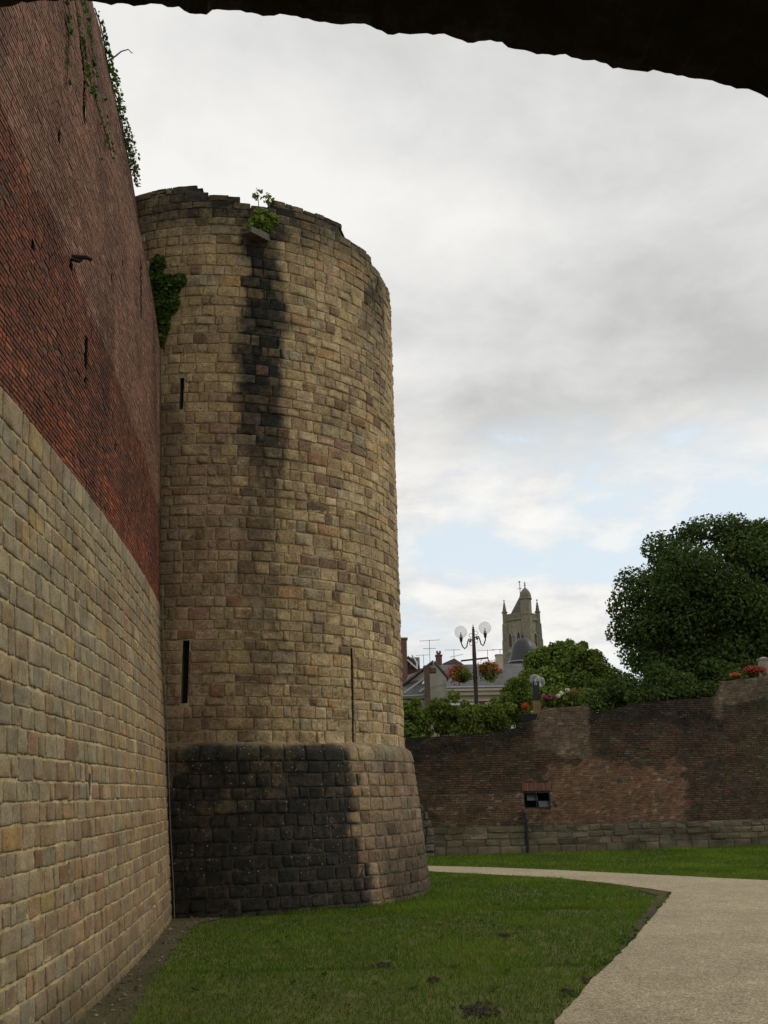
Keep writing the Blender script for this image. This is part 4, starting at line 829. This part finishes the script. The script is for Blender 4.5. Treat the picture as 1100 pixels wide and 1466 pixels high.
# hanging baskets
RED = [(4, (.33, .03, .03)), (3, (.42, .07, .04)), (2, (.22, .02, .06)), (1, (.5, .2, .12))]
for px, py, lab, sd, mixc in ((661, 966, 'hanging flower basket of red and crimson blooms left of the lamp post', 1, .55), (701, 960, 'hanging flower basket with red crown and yellow green foliage right of the lamp post', 2, .45)):
    c = at(px, py, LY-.0); t = empty('hanging_basket', tuple(c), lab, 'flower basket', 'hanging baskets on the street lamp')
    mb = MB(); mb.lathe((c.x, c.y, c.z-.1), [(.001, -.2), (.15, -.17), (.25, -.05), (.28, .03), (.25, .03), (.001, .02)], 16); mb.build('basket', M_iron, t, True)
    mb = MB(); bb = crown_blobs((c.x, c.y, c.z-.02), .5, .42, .40, 26, .22, 200+sd); leaves(mb, bb, 1800, .07, G_MID, .6, 210+sd); mb.build('foliage', M_leaf, t)
    mb = MB(); off = (-.08, .0) if sd == 1 else (0, .09); bb = crown_blobs((c.x+off[0], c.y-.02, c.z+off[1]+.02),   .46, .42, .30 if sd == 2 else .40, 30, .2, 220+sd); leaves(mb, bb, 1400, .06, RED, .35, 230+sd)
    mb.build('blooms', M_leaf, t)
    mb = MB(); hx = cb0.x if sd == 1 else cb1.x; hz = zc-.1 if sd == 1 else zc+.02
    for q in range(3): mb.tube([(c.x+.22*math.cos(q*2.1), c.y+.22*math.sin(q*2.1), c.z), (c.x*.6+hx*.4, c.y, hz-.03), ], .006, 4)
    mb.tube([(c.x*.6+hx*.4, c.y, hz-.03), (hx, c.y, hz+.02)], .006, 4); mb.build('chain', M_iron, t)
# black sign pillar with tan base and a globe lamp behind
SY = 37.4; c0, c1 = at(762, 978, SY), at(774.5, 1022, SY); sw = c1.x-c0.x
sp_ = empty('sign_pillar', ((c0.x+c1.x)/2, SY, 3.55), 'black sign pillar with a small white emblem and tan lower panel on the wall', 'sign')
zt_, zm_ = at(768, 976, SY).z, at(768, 1003, SY).z; xm = (c0.x+c1.x)/2
mb = MB(); mb.box((xm, SY, (zt_+zm_)/2), (sw*.92, .22, zt_-zm_), top=(1.03, 1.)); mb.build('black_panel', M_frame, sp_)
mb = MB(); mb.box((xm+.01, SY, (zm_-.01+4.4)/2), (sw, .24, zm_-.01-4.4)); mb.build('tan_panel', plain('tan_board', (.24, .15, .07), .8, 0, .3, 9.), sp_)
mb = MB(); mb.box((xm+.01, SY, (4.4+3.55)/2), (sw*.8, .2, .84)); mb.build('foot', M_frame, sp_)
mb = MB(); mb.box((xm-.01, SY-.115, zt_-.08), (.085, .01, .085)); em = mb.build('emblem', M_white, sp_)
mb = MB(); mb.lathe((0, 0, 0), [(.028, 0), (.028, .004), (.001, .004)], 12); V = mb.V[0].copy(); mb.V[0] = np.c_[V[:, 0]+xm-.01, SY-.122-V[:, 2], V[:, 1]+zt_-.08]; mb.build('emblem_mark', M_frame, em)
gl_ = empty('globe_lamp', (xm, SY+.5, 3.55), 'short lamp with two clear globes showing just above the black sign pillar', 'street lamp')
mb = MB(); mb.tube([(xm, SY+.5, 3.55), (xm, SY+.5, zt_-.12)], .05, 8); mb.tube([(xm-.05, SY+.5, zt_-.1), (xm+.14, SY+.62, zt_-.1)], .03, 6); mb.build('post', M_frame, gl_)
for px, py, dy in ((766.5, 973, .45), (773, 976.5, .6)):
    g = at(px, py, SY+dy); mb = MB(); mb.sphere(tuple(g), .2, 24); gg = mb.build('globe', M_globe, gl_, True); mb = MB(); mb.lathe((g.x, g.y, g.z-.16), [(.06, 0), (.05, .08), (.02, .1), (.02, .17), (.001, .18)], 8); mb.build('bulb', M_white, gg)
# flower clumps along the wall head
def flowers(px, py, Y, rx, rz, pal, lab, sd, nb=160, nl=500, fs=.06, cat='flowers', single=False):
    c = at(px, py, Y); t = empty('flower_clump', (c.x, Y, c.z-rz), lab, cat, 'flowers along the wall top')
    mb = MB(); leaves(mb, crown_blobs((c.x, Y, c.z-rz*.45), rx*1.05, .25, rz*.8, 10, rz*.55, sd), nl, .075, G_MID, .7, sd); mb.build('foliage', M_leaf, t)
    if single:      # a few large heads one can tell apart
        for q, (dx, dz) in enumerate(((-.24, -.05), (-.12, .06), (.1, .16))):
            mb = MB(); leaves(mb, [((c.x+dx, Y-.16, c.z+dz), (.075, .06, .065))], 60, .07, pal, .6, sd+q); mb.build('bloom', M_leaf, t)
    else:
        mb = MB(); leaves(mb, [((c.x, Y-.08, c.z+rz*.1), (rx, .2, rz*.7))], nb*4, fs, pal, .8, sd+1); mb.build('blooms', M_leaf, t)
flowers(785, 1000, 36.8, .25, .16, [(3, (.30, .06, .14)), (2, (.22, .05, .10)), (1, (.4, .12, .2))], 'clump of magenta pink flowers right of the sign pillar', 301)
flowers(808, 995, 37., .3, .22, [(3, (.7, .7, .66)), (1, (.6, .58, .5))], 'clump of white roses on the wall between pink flowers and brick pier', 303, 14, 500, .13, single=True)
flowers(822, 994, 37.2, .22, .22, [(2, (.2, .12, .06)), (2, (.14, .10, .04))], 'clump of brownish faded flowers beside the white roses', 305, 120, 300)
flowers(752, 1012, 37., .14, .16, [(3, (.42, .09, .03)), (1, (.3, .05, .03))], 'small clump of orange flowers left of the sign pillar', 307, 70, 200)
flowers(1080, 960, 37.4, .42, .2, [(3, (.34, .07, .05)), (2, (.42, .12, .07)), (1, (.25, .05, .06))], 'large clump of red flowers on the raised right end of the wall', 309, 260, 600)
flowers(1052, 967, 37.2, .2, .13, [(3, (.36, .08, .04)), (2, (.42, .13, .05))], 'low patch of orange red flowers left of the large red clump', 311, 60, 350)
mb = MB(); pc = at(757, 1026, 36.6); mb.box((pc.x, 36.6, pc.z-.05), (.55, .26, .18), top=(1.1, 1.1)); mb.box((pc.x, 36.6, pc.z+.06), (.64, .32, .04)); tag(mb.build('planter', M_frame), 'black trough planter at the foot of the sign pillar', 'planter')
mb = MB(); pc = at(1094, 953, 37.8); mb.box((pc.x, 37.8, pc.z-.1), (.3, .3, .6), col=(.3, .27, .22)); mb.box((pc.x, 37.8, pc.z+.23), (.36, .36, .06), col=(.3, .27, .22)); mb.box((pc.x, 37.8, pc.z+.285), (.28, .28, .05), col=(.3, .27, .22), top=(.5, .5)); tag(mb.build('stone_post', M_stone), 'pale square stone post at the right end of the wall top', 'post')
# ------------------------------------------------------------------ TOWN BEHIND
M_slate = tiled('slate_roof', (.085, .082, .08), (.05, .05, .05), .35, .22, .012, .2, .55, .25); M_slate2 = tiled('weathered_slate', (.10, .095, .085), (.06, .055, .05), .35, .22, .012, .2, .6, .3)
M_hbrick = tiled('house_brick', (.15, .06, .045), (.16, .12, .10), .22, .075, .01, .3, .85, .25); M_bbrick = tiled('brown_brick', (.10, .06, .045), (.11, .09, .07), .22, .075, .01, .3, .85, .25); M_render = plain('pale_render', (.34, .31, .25), .9, 0, .2, .8); M_cream = plain('cream_stone', (.42, .37, .27), .85, 0, .15, 1.5)
M_trim = plain('white_trim', (.6, .6, .57), .6); M_glass = plain('window_glass', (.04, .045, .05), .12, 0, .1); M_zinc = plain('zinc', (.24, .25, .26), .45, .4); M_lead = tiled('lead_slate', (.040, .042, .046), (.03, .03, .033), .3, .2, .012, .15, .45, .2)
def prism(mb, pts, y0, y1, mat=0, col=(.5, .5, .5)):
    """polygon in x,z extruded from y0 to y1"""
    n = len(pts); V = [(x, y0, z) for x, z in pts]+[(x, y1, z) for x, z in pts]
    mb.add(V, [(i, (i+1) % n, n+(i+1) % n, n+i) for i in range(n)], [(0, i, i+1) for i in range(1, n-1)]+[(n, n+i+1, n+i) for i in range(1, n-1)], col, mat=mat)
def quad(mb, a, b, c_, d): mb.add([a, b, c_, d], [(0, 1, 2, 3)])
def slab(mb, pts, th=.12):
    """roof slope: a quad given thickness"""
    P = [Vector(p) for p in pts]; n = (P[1]-P[0]).cross(P[3]-P[0]).normalized()*th; V = [tuple(p) for p in P]+[tuple(p-n) for p in P]
    mb.add(V, [(0, 1, 2, 3), (7, 6, 5, 4), (0, 4, 5, 1), (1, 5, 6, 2), (2, 6, 7, 3), (3, 7, 4, 0)])
T0 = 3.55
# central building with cornice
HY_ = 74.; hb = empty('town_house', (at(700, 1000, HY_).x, HY_, T0), 'long cream town house with grey slate roof and heavy cornice behind the hanging baskets', 'house')
xl, xr = at(636, 1000, HY_).x, at(800, 1000, HY_).x; ze = at(700, 985.5, HY_).z; zr = at(690, 951, HY_+4).z
mb = MB(); mb.box(((xl+xr)/2, HY_+4, (T0+ze)/2), (xr-xl, 8, ze-T0)); mb.build('wall', M_cream, hb)
mb = MB(); slab(mb, [(xl-1.2, HY_-.3, ze+.02), (xr+.2, HY_-.3, ze+.02), (xr+.2, HY_+4, zr), (xl-1.2, HY_+4, zr)]); slab(mb, [(xr+.2, HY_+8.3, ze), (xl-1.2, HY_+8.3, ze), (xl-1.2, HY_+4.01, zr), (xr+.2, HY_+4.01, zr)]); mb.build('roof', M_slate, hb, uv=True)
mb = MB(); 
for dz, pr, hh in ((-.12, .42, .16), (-.36, .26, .26), (-.86, .14, .12)): mb.box(((xl+xr)/2, HY_-.0-pr/2, ze+dz), (xr-xl+.2, pr+.1, hh))
mb.build('cornice', M_cream, hb)
mb = MB(); mb.tube([(xl-.1, HY_-.42, ze+.05), (xr+.1, HY_-.42, ze+.05)], .09, 8); mb.build('gutter', M_zinc, hb)
for i, px in enumerate((652, 672, 708, 724, 742)):
    cx_ = at(px, 1000, HY_).x; mb = MB(); w_ = .95
    for sx_ in (-1, 1): mb.box((cx_+sx_*(w_/2+.06), HY_-.03, ze-2.0), (.14, .14, 1.75))
    mb.box((cx_, HY_-.05, ze-1.1), (w_+.4, .18, .16)); wn_ = mb.build('window', M_trim, hb)
    mb = MB(); mb.box((cx_, HY_-.01, ze-2.02), (w_-.02, .06, 1.6)); mb.build('pane', M_glass, wn_)
    if i in (1, 2): 
        mb = MB(); mb.box((cx_-w_*.25, HY_-.08, ze-2.0), (w_*.42, .05, 1.55)); mb.build('shutter', plain('red_shutter', (.16, .05, .035), .7), wn_)
mb = MB(); a_, b_ = at(684, 1000, HY_).x, at(698, 1000, HY_).x; mb.box(((a_+b_)/2, HY_-.02, (ze-.95+T0)/2), (b_-a_, .08, ze-.95-T0)); mb.build('brick_panel', M_hbrick, hb, uv=True)
mb = MB(); c_ = at(715, 948, HY_+3); mb.box((c_.x, HY_+3, c_.z-.45), (.5, .7, 1.9), col=(.3, .26, .2)); mb.box((c_.x, HY_+3, c_.z+.52), (.58, .8, .08)); mb.build('chimney', M_cream, hb)
# gable house in front with slate roof sloping left, brick stack and skylights
GY_ = 66.; gh = empty('town_house', (at(605, 1000, GY_).x, GY_, T0), 'house with pale rendered gable, brown chimney stack and slate roof with skylight', 'house')
ap = at(621.5, 949, GY_); er_ = at(640, 972, GY_); el = at(560, 997, GY_); br = at(640.5, 1005, GY_)
mb = MB(); prism(mb, [(el.x, T0), (br.x, T0), (er_.x, er_.z), (ap.x, ap.z), (el.x, el.z)], GY_, GY_+5.); mb.build('wall', M_render, gh)
mb = MB(); slab(mb, [(el.x-.3, GY_-.35, el.z-.12), (ap.x-.02, GY_-.35, ap.z+.06), (ap.x-.02, GY_+5.2, ap.z+.06), (el.x-.3, GY_+5.2, el.z-.12)], -.1); slab(mb, [(ap.x, GY_-.08, ap.z+.06), (er_.x+.1, GY_-.08, er_.z+.02), (er_.x+.1, GY_+5.2, er_.z+.02), (ap.x, GY_+5.2, ap.z+.06)], -.1); mb.build('roof', M_slate2, gh, uv=True)
# left roof slope turned to the viewer
q = [at(570, 1000, GY_-1.5), at(608, 1000, GY_-1.5), at(613, 958, GY_+1.), at(585, 966, GY_+1.), ]
mb = MB(); slab(mb, [tuple(v_) for v_ in q]); mb.build('roof_slope', M_slate2, gh, uv=True)
mb = MB()
for p0, p1 in (((578, 993), (612, 968)), ((600, 991), (612, 982))): mb.tube([tuple(at(*p0, GY_-1.55)), tuple(at(*p1, GY_-.1))], .06, 6)
mb.tube([tuple(at(572, 997.5, GY_-1.7)), tuple(at(612, 995.5, GY_-1.7))], .07, 6); mb.build('verge_trim', M_zinc, gh)
mb = MB(); s0_, s1_ = at(604, 979, GY_-1.), at(608.5, 975, GY_-.7); quad(mb, tuple(s0_), tuple(at(606, 979.5, GY_-1.)), tuple(at(609.5, 974.5, GY_-.75)), tuple(at(607.5, 974.5, GY_-.75))); mb.build('skylight', M_trim, gh)
mb = MB(); s_ = at(612, 990, GY_-1.9); zt2 = at(612, 957, GY_-1.9).z; mb.box((s_.x, GY_-1.9, (T0+zt2)/2), (.34, .5, zt2-T0)); mb.box((s_.x, GY_-1.9, zt2+.08), (.42, .6, .15)); mb.box((s_.x+.25, GY_-1.6, zt2-.12), (.7, .6, .28)); mb.build('chimney', M_bbrick, gh, uv=True)
mb = MB(); quad(mb, *[tuple(at(x_, y_, GY_-.06)) for x_, y_ in ((617, 985), (640, 979), (640, 978), (617, 984))]); mb.box((br.x-.03, GY_-.05, (T0+er_.z)/2), (.08, .08, er_.z-T0)); mb.build('downpipe', M_zinc, gh)
# brick house at far left with tall stack and dormer
BY_ = 80.; bh = empty('brick_house', (at(585, 960, BY_).x, BY_, T0), 'dark red brick house with tall chimney stack showing at the tower edge', 'house')
p1, p2 = at(560, 945, BY_), at(604, 961, BY_); mb = MB(); prism(mb, [(p1.x, T0), (p2.x, T0), (p2.x, p2.z), (at(583, 942, BY_).x, at(583, 942, BY_).z), (p1.x, p1.z+1.)], BY_, BY_+6); mb.build('wall', M_hbrick, bh, uv=True)
mb = MB(); a_, b_ = at(575.5, 950, BY_-.5), at(581.5, 916, BY_-.5); mb.box(((a_.x+b_.x)/2, BY_-.5, (T0+b_.z)/2), (b_.x-a_.x+.1, .8, b_.z-T0)); mb.box(((a_.x+b_.x)/2, BY_-.5, b_.z+.06), (b_.x-a_.x+.25, .95, .12)); mb.build('chimney', M_hbrick, bh, uv=True)
mb = MB(); p_ = [at(583, 943, BY_-.4), at(600, 959, BY_-.4)]; slab(mb, [(p_[0].x, BY_-.5, p_[0].z+.12), (p_[1].x, BY_-.5, p_[1].z+.12), (p_[1].x, BY_+6, p_[1].z+.12), (p_[0].x, BY_+6, p_[0].z+.12)], -.14); mb.build('roof', M_slate, bh, uv=True)
mb = MB(); 
for d0, d1 in (((583, 944.5), (598, 958)), ((590, 938), (597, 949)), ((597, 949), (597, 957))): mb.tube([tuple(at(*d0, BY_-.6)), tuple(at(*d1, BY_-.6))], .07, 6)
mb.build('bargeboard', M_trim, bh)
mb = MB(); d_ = at(594, 947, BY_+.5); mb.box((d_.x, BY_+.3, d_.z-.1), (.75, .9, .7)); dm = mb.build('dormer', M_zinc, bh); mb = MB(); mb.box((d_.x, BY_-.17, d_.z-.1), (.4, .04, .45)); mb.build('pane', M_glass, dm)
# rear house: ridge with stack, and gable tip
RY = 86.; rh = empty('town_house', (at(630, 950, RY).x, RY, T0), 'rear house with dark slate ridge, small gable tip and stubby red chimney with two pots', 'house')
mb = MB(); a_, b_ = at(598, 951, RY), at(672, 951, RY); slab(mb, [(a_.x, RY, 9.), (b_.x, RY, 9.), (b_.x, RY+3, a_.z), (a_.x, RY+3, a_.z)]); mb.build('roof', M_slate, rh, uv=True)
mb = MB(); mb.box(((a_.x+b_.x)/2, RY+3, (T0+9)/2), (b_.x-a_.x-.2, 5.6, 9-T0)); mb.build('wall', M_hbrick, rh, uv=True)
mb = MB(); g0, g1, g2 = at(634, 950, RY-.2), at(650.5, 942.5, RY-.2), at(664, 951, RY-.2); prism(mb, [(g0.x, g0.z-.5), (g2.x, g2.z-.5), (g2.x, g2.z), (g1.x, g1.z), (g0.x, g0.z)], RY-.2, RY+3); mb.build('gable_tip', M_slate2, rh, uv=True)
mb = MB(); c_ = at(628.5, 945, RY-.6); w_ = 8.5*RY/F; mb.box((c_.x, RY-.6, c_.z-.5), (w_, .7, 1.7)); mb.box((c_.x, RY-.6, c_.z+.36), (w_+.1, .8, .1)); mb.box((c_.x, RY-.6, c_.z+.5), (w_*.6, .4, .2)); ch = mb.build('chimney', M_hbrick, rh, uv=True)
for s_ in (-1, 1): mb = MB(); mb.lathe((c_.x+s_*.12, RY-.6, c_.z+.55), [(.1, 0), (.08, .22), (.06, .22), (.06, .1)], 10); mb.build('chimney_pot', plain('terracotta', (.25, .1, .06), .8), ch)
# domed slate roof
DY = 96.; dc = at(750.5, 947.5, DY); db = empty('domed_building', (dc.x, DY, T0), 'round building with bell shaped dark slate dome in front of the church tower', 'building')
s_ = DY/F; zr0 = dc.z
mb = MB(); mb.lathe((dc.x, DY, zr0), [(21.5*s_, 0), (20.6*s_, 4*s_), (18.8*s_, 11*s_), (17.2*s_, 17.5*s_), (15.2*s_, 23*s_), (11.8*s_, 28.5*s_), (7*s_, 32.6*s_), (2.6*s_, 34.6*s_), (.01, 35.2*s_)], 24); mb.lathe((dc.x, DY, zr0+35*s_), [(.12, 0), (.16, .12), (.05, .3), (.03, .7), (.001, .75)], 8); mb.build('dome', M_lead, db, True, uv=True)
mb = MB(); mb.lathe((dc.x, DY, zr0), [(20*s_, -1.6*s_), (22.6*s_, -1.6*s_), (22.8*s_, .4*s_), (21*s_, .6*s_)], 32); mb.build('rim', M_zinc, db, True)
mb = MB(); mb.lathe((dc.x, DY, T0), [(20*s_, 0), (20*s_, zr0-T0-1.6*s_)], 32); mb.build('drum', M_lead, db, True, uv=True)
# ------------------------------------------------------------------ CHURCH
CY = 200.; k_ = CY/F; M_church = masonry('church_stone', 3., .4, .3, .05, (.7, 1.2), (.03, .028, .022)); cx = at(750, 945, CY).x
chh = empty('church', (cx, CY, T0), 'distant gothic church tower with pinnacles, domed corner turret and pyramid slate roof', 'church')
def CP(px, py): p = at(px, py, CY); return p.x-0, p.z
zp = CP(735, 888)[1]; side = 4.75; rz45 = R(45)
stc = (.31, .272, .195)
mb = MB(); mb.box((cx, CY, (T0+zp)/2), (side, side, zp-T0), rz45, stc, top=(.97, .97), fx=(.12, 0, .15)); 
for zz_ in (zp-.1, zp-5.6, zp-10.): mb.box((cx, CY, zz_), (side+.45, side+.45, .35), rz45, (.30, .26, .18), fx=(.2, 0, .2))
for zz_ in (zp+.55,):
    for a_ in range(4):
        q_ = rz45+a_*math.pi/2; mb.box((cx+math.cos(q_)*side/2, CY+math.sin(q_)*side/2, zz_), (.3, side, 1.1), q_, stc, fx=(.35, 0, .3))
mb.build('tower_wall', M_church, chh)
hd = side/math.sqrt(2)
for dx, dy in ((-hd, 0), (hd, 0), (0, hd)):
    mb = MB(); bx_, by_ = cx+dx*1.0, CY+dy
    for z0_, z1_, w_ in ((T0, zp-9, 1.7), (zp-9, zp-4, 1.35), (zp-4, zp-.8, 1.05)): mb.box((bx_, by_, (z0_+z1_)/2), (w_, w_, z1_-z0_), 0, stc, fx=(.22, 0, .2), top=(.9, .9))
    mb.build('corner_buttress', M_church, chh)
    mb = MB(); mb.box((bx_-.02*dx, by_, zp+.3), (.8, .8, 2.4), 0, stc, fx=(.22, 0, .2)); mb.lathe((bx_-.02*dx, by_, zp+1.45), [(.62, 0), (.62, .15), (.42, .3), (.06, 2.3), (.14, 2.4), (.14, 2.55), (.01, 2.75)], 8, stc, fx=(.5, 0, .3))
    for hh in (.7, 1.2, 1.7):
        for q in range(4): mb.box((bx_-.02*dx+.34*(1-hh/2.6)*math.cos(q*1.57), by_+.34*(1-hh/2.6)*math.sin(q*1.57), zp+1.6+hh), (.16, .16, .18), 0, stc)
    mb.build('pinnacle', M_church, chh)
ztt, zdm, zct = CP(753, 884)[1], CP(753, 862)[1], CP(752, 847)[1]; tx_ = at(754.5, 880, CY-hd).x
mb = MB(); mb.lathe((tx_, CY-hd*.86, T0), [(1.6, 0), (1.55, ztt-6-T0), (1.25, ztt-5.7-T0), (1.2, ztt-T0), (1.3, ztt+.05-T0), (1.3, ztt+.25-T0), (1.12, ztt+.35-T0), (1.10, zdm-T0)], 8, stc, a0=.39, fx=(.2, 0, .25))
mb.build('stair_turret', M_church, chh)
mb = MB(); mb.lathe((tx_, CY-hd*.86, zdm), [(1.12, -.1), (1.26, .0), (1.26, .18), (1.15, .3), (1.12, .8), (.95, 1.4), (.6, 1.9), (.22, 2.25), (.1, 2.5), (.1, 2.7), (.22, 2.85), (.1, 3.0), (.06, 3.3), (.01, 3.7)], 12, stc, fx=(.35, 0, .35)); mb.box((tx_, CY-hd*.86, zdm+3.3), (.5, .1, .1), 0, stc); mb.build('turret_dome', M_church, chh)
pk = CP(744.5, 852); mb = MB(); V = [(cx+math.cos(R(a_))*hd*.80, CY+math.sin(R(a_))*hd*.80, zp+.2) for a_ in (0, 90, 180, 270)]+[(pk[0]+.1, CY, pk[1])]; mb.add(V, None, [(0, 1, 4), (1, 2, 4), (2, 3, 4), (3, 0, 4)]); mb.build('roof', M_slate2, chh, uv=True)
mb = MB(); zx = CP(743, 833)[1]; mb.tube([(pk[0]+.1, CY, pk[1]-.3), (pk[0]+.1, CY, zx)], .07, 6); mb.box((pk[0]+.1, CY, (pk[1]+zx)/2-.05), (.85, .08, .1)); mb.box((pk[0]+.05, CY, zx), (.4, .1, .22)); mb.sphere((pk[0]+.1, CY, pk[1]), .14, 8); mb.build('cross_vane', M_iron, chh)
M_louv = plain('louvre_slate', (.07, .062, .05), .8)
# belfry openings on the two visible faces
for q_, dxs in ((R(225), (-1.1, 1.0)), (R(315), (.9,))):
    nx, ny = math.cos(q_), math.sin(q_); tx2, ty2 = -ny, nx
    for o_ in dxs:
        b_ = (cx+nx*(side/2*.985)+tx2*o_, CY+ny*(side/2*.985)+ty2*o_); 
        pts = [(-.45, -2.2), (.45, -2.2), (.45, 0), (.3, .5), (0, .95), (-.3, .5), (-.45, 0)]
        mb = MB(); V = [(b_[0]+tx2*x_*sc_+nx*e_, b_[1]+ty2*x_*sc_+ny*e_, zp-3.6+z_*sc_) for sc_, e_ in ((1.35, .02), (1.3, .22), (1., .22), (1., .03)) for x_, z_ in pts]
        mb.add(V, [(r_*7+i, r_*7+(i+1) % 7, (r_+1)*7+(i+1) % 7, (r_+1)*7+i) for r_ in range(3) for i in range(7)], None, (.33, .29, .21)); w_ = mb.build('window', M_church, chh)
        mb = MB(); mb.poly([(b_[0]+tx2*x_+nx*.05, b_[1]+ty2*x_+ny*.05, zp-3.6+z_) for x_, z_ in pts], (.03, .03, .03)); mb.build('louvre', M_louv, w_)
# ------------------------------------------------------------------ TV ANTENNAS
def antenna(px, pb, ptop, Y, bars, lab):
    b_ = at(px, pb, Y); t_ = at(px, ptop, Y); e = empty('tv_antenna', (b_.x, Y, b_.z), lab, 'antenna', 'television antennas on the roofs'); k = Y/F
    mb = MB(); mb.tube([(b_.x, Y, b_.z), (b_.x, Y, t_.z)], .024, 6); mb.build('mast', M_zinc, e)
    for py_, l0, l1, tilt in bars:
        z_ = at(px, py_, Y).z; mb = MB(); mb.tube([(b_.x-l0*k, Y, z_-tilt*k), (b_.x+l1*k, Y, z_+tilt*k)], .017, 5)
        for q in np.linspace(-.9, .9, 7): x_ = b_.x+(l1*k if q > 0 else l0*k)*q; mb.tube([(x_, Y-.35, z_+tilt*k*q), (x_, Y+.35, z_+tilt*k*q)], .008, 4)
        mb.build('boom', M_zinc, e)
antenna(616, 952, 916, 80, ((917, 14, 15, .6), (928.5, 9, 9, 0)), 'tallest TV antenna with two booms above the dark slate ridge by the brick house')
antenna(607, 952, 937, 88, ((938, 11, 8, .3),), 'faint low TV antenna left of the tallest one')
antenna(650.5, 943, 929, 86, ((930.5, 13, 9, 0), (939, 6, 13, 2.),), 'TV antenna on the small gable tip left of the lamp post')
antenna(699, 950, 930, 90, ((931, 14, 10, 0),), 'TV antenna right of the lamp post above the slate roof')
antenna(716.5, 941, 929, 77, ((930, 12, 4, 0),), 'TV antenna on the pale chimney beside the church tower')
# ------------------------------------------------------------------ SKY AND LIGHT
SUN_EL, SUN_AZ = R(42), R(74)    # azimuth from +Y towards +X
w = bpy.data.worlds.new('World'); sc.world = w; w.use_nodes = True; nt = w.node_tree; nt.nodes.clear()
out = nt.nodes.new('ShaderNodeOutputWorld'); bg = nt.nodes.new('ShaderNodeBackground'); L(nt, bg.outputs[0], out.inputs[0])
sky = nt.nodes.new('ShaderNodeTexSky'); sky.sky_type = 'NISHITA'; sky.sun_disc = False; sky.sun_elevation = SUN_EL; sky.sun_rotation = SUN_AZ
tc = nt.nodes.new('ShaderNodeTexCoord').outputs['Generated']; sep = nt.nodes.new('ShaderNodeSeparateXYZ'); L(nt, tc, sep.inputs[0])
zc_ = mth(nt, 'MAXIMUM', sep.outputs[2], 0.)
den = mth(nt, 'ADD', zc_, .20)
cmb = nt.nodes.new('ShaderNodeCombineXYZ'); L(nt, mth(nt, 'DIVIDE', sep.outputs[0], den), cmb.inputs[0]); L(nt, mth(nt, 'DIVIDE', sep.outputs[1], den), cmb.inputs[1]); cmb.inputs[2].default_value = 71.5
nA = noise(nt, 1.25, 9, .56, cmb.outputs[0], .35); nB = noise(nt, 3.1, 8, .58, cmb.outputs[0], .2); nC = noise(nt, .75, 4, .5, cmb.outputs[0], .3)
nD = noise(nt, 7.5, 6, .62, cmb.outputs[0], .3)
el = ramp(nt, zc_, [(0., .51), (.14, .466), (.24, .438), (.31, .405), (.40, .33), (.6, .25)])     # break-up threshold: more gaps low in the sky
dn_ = mth(nt, 'ADD', mth(nt, 'ADD', mth(nt, 'MULTIPLY', nA.outputs[0], .55), mth(nt, 'MULTIPLY', nB.outputs[0], .34)), mth(nt, 'MULTIPLY', nD.outputs[0], .13))
cov = ramp(nt, mth(nt, 'SUBTRACT', dn_, el.outputs[0]), [(.0, 0.), (.035, .55), (.10, 1.)])
shade = mth(nt, 'ADD', mth(nt, 'ADD', mth(nt, 'MULTIPLY', nC.outputs[0], .50), mth(nt, 'MULTIPLY', nA.outputs[0], .42)), mth(nt, 'ADD', mth(nt, 'MULTIPLY', nB.outputs[0], .34), mth(nt, 'MULTIPLY', nD.outputs[0], .10)))
shade = mth(nt, 'SUBTRACT', shade, .155)
low = ramp(nt, zc_, [(.0, .24), (.20, .19), (.31, .07), (.42, -.01), (.52, .055), (.75, .075)])
shade = mth(nt, 'ADD', shade, low.outputs[0])
cl = ramp(nt, shade, [(.41, (.555, .555, .55)), (.49, (.685, .685, .675)), (.57, (.81, .805, .79)), (.66, (.93, .915, .885))])
puff = mth(nt, 'ADD', mth(nt, 'MULTIPLY', nB.outputs[0], .62), mth(nt, 'MULTIPLY', nD.outputs[0], .38))
pc_ = ramp(nt, puff, [(.38, (.66, .655, .645)), (.46, (.80, .79, .77)), (.53, (.92, .905, .87)), (.60, (.98, .965, .93))])
cl_ = mix(nt, 'MIX', ramp(nt, zc_, [(.26, .8), (.385, 0.)]).outputs[0], cl.outputs[0], pc_.outputs[0])
blue = mix(nt, 'MIX', .80, sky.outputs[0], (8.6, 9.6, 10.2))
skyc = mix(nt, 'MULTIPLY', 1., blue, (.098, .098, .098))
fin = mix(nt, 'MIX', cov.outputs[0], skyc, cl_)
L(nt, fin, bg.inputs[0]); bg.inputs[1].default_value = 1.0
sn = bpy.data.lights.new('sun', 'SUN'); sn.energy = 1.15; sn.angle = R(10); sn.color = (1., .94, .84); so = bpy.data.objects.new('sun', sn); COL.objects.link(so)
so.rotation_euler = (math.pi/2-SUN_EL, 0, math.pi-SUN_AZ); so.location = (0, 0, 60)
sc.view_settings.view_transform = 'Standard'; sc.view_settings.look = 'None'; sc.view_settings.exposure = 0.; sc.view_settings.gamma = 1.; sc.view_settings.use_curve_mapping = False
sc.cycles.max_bounces = 6; sc.cycles.transparent_max_bounces = 12
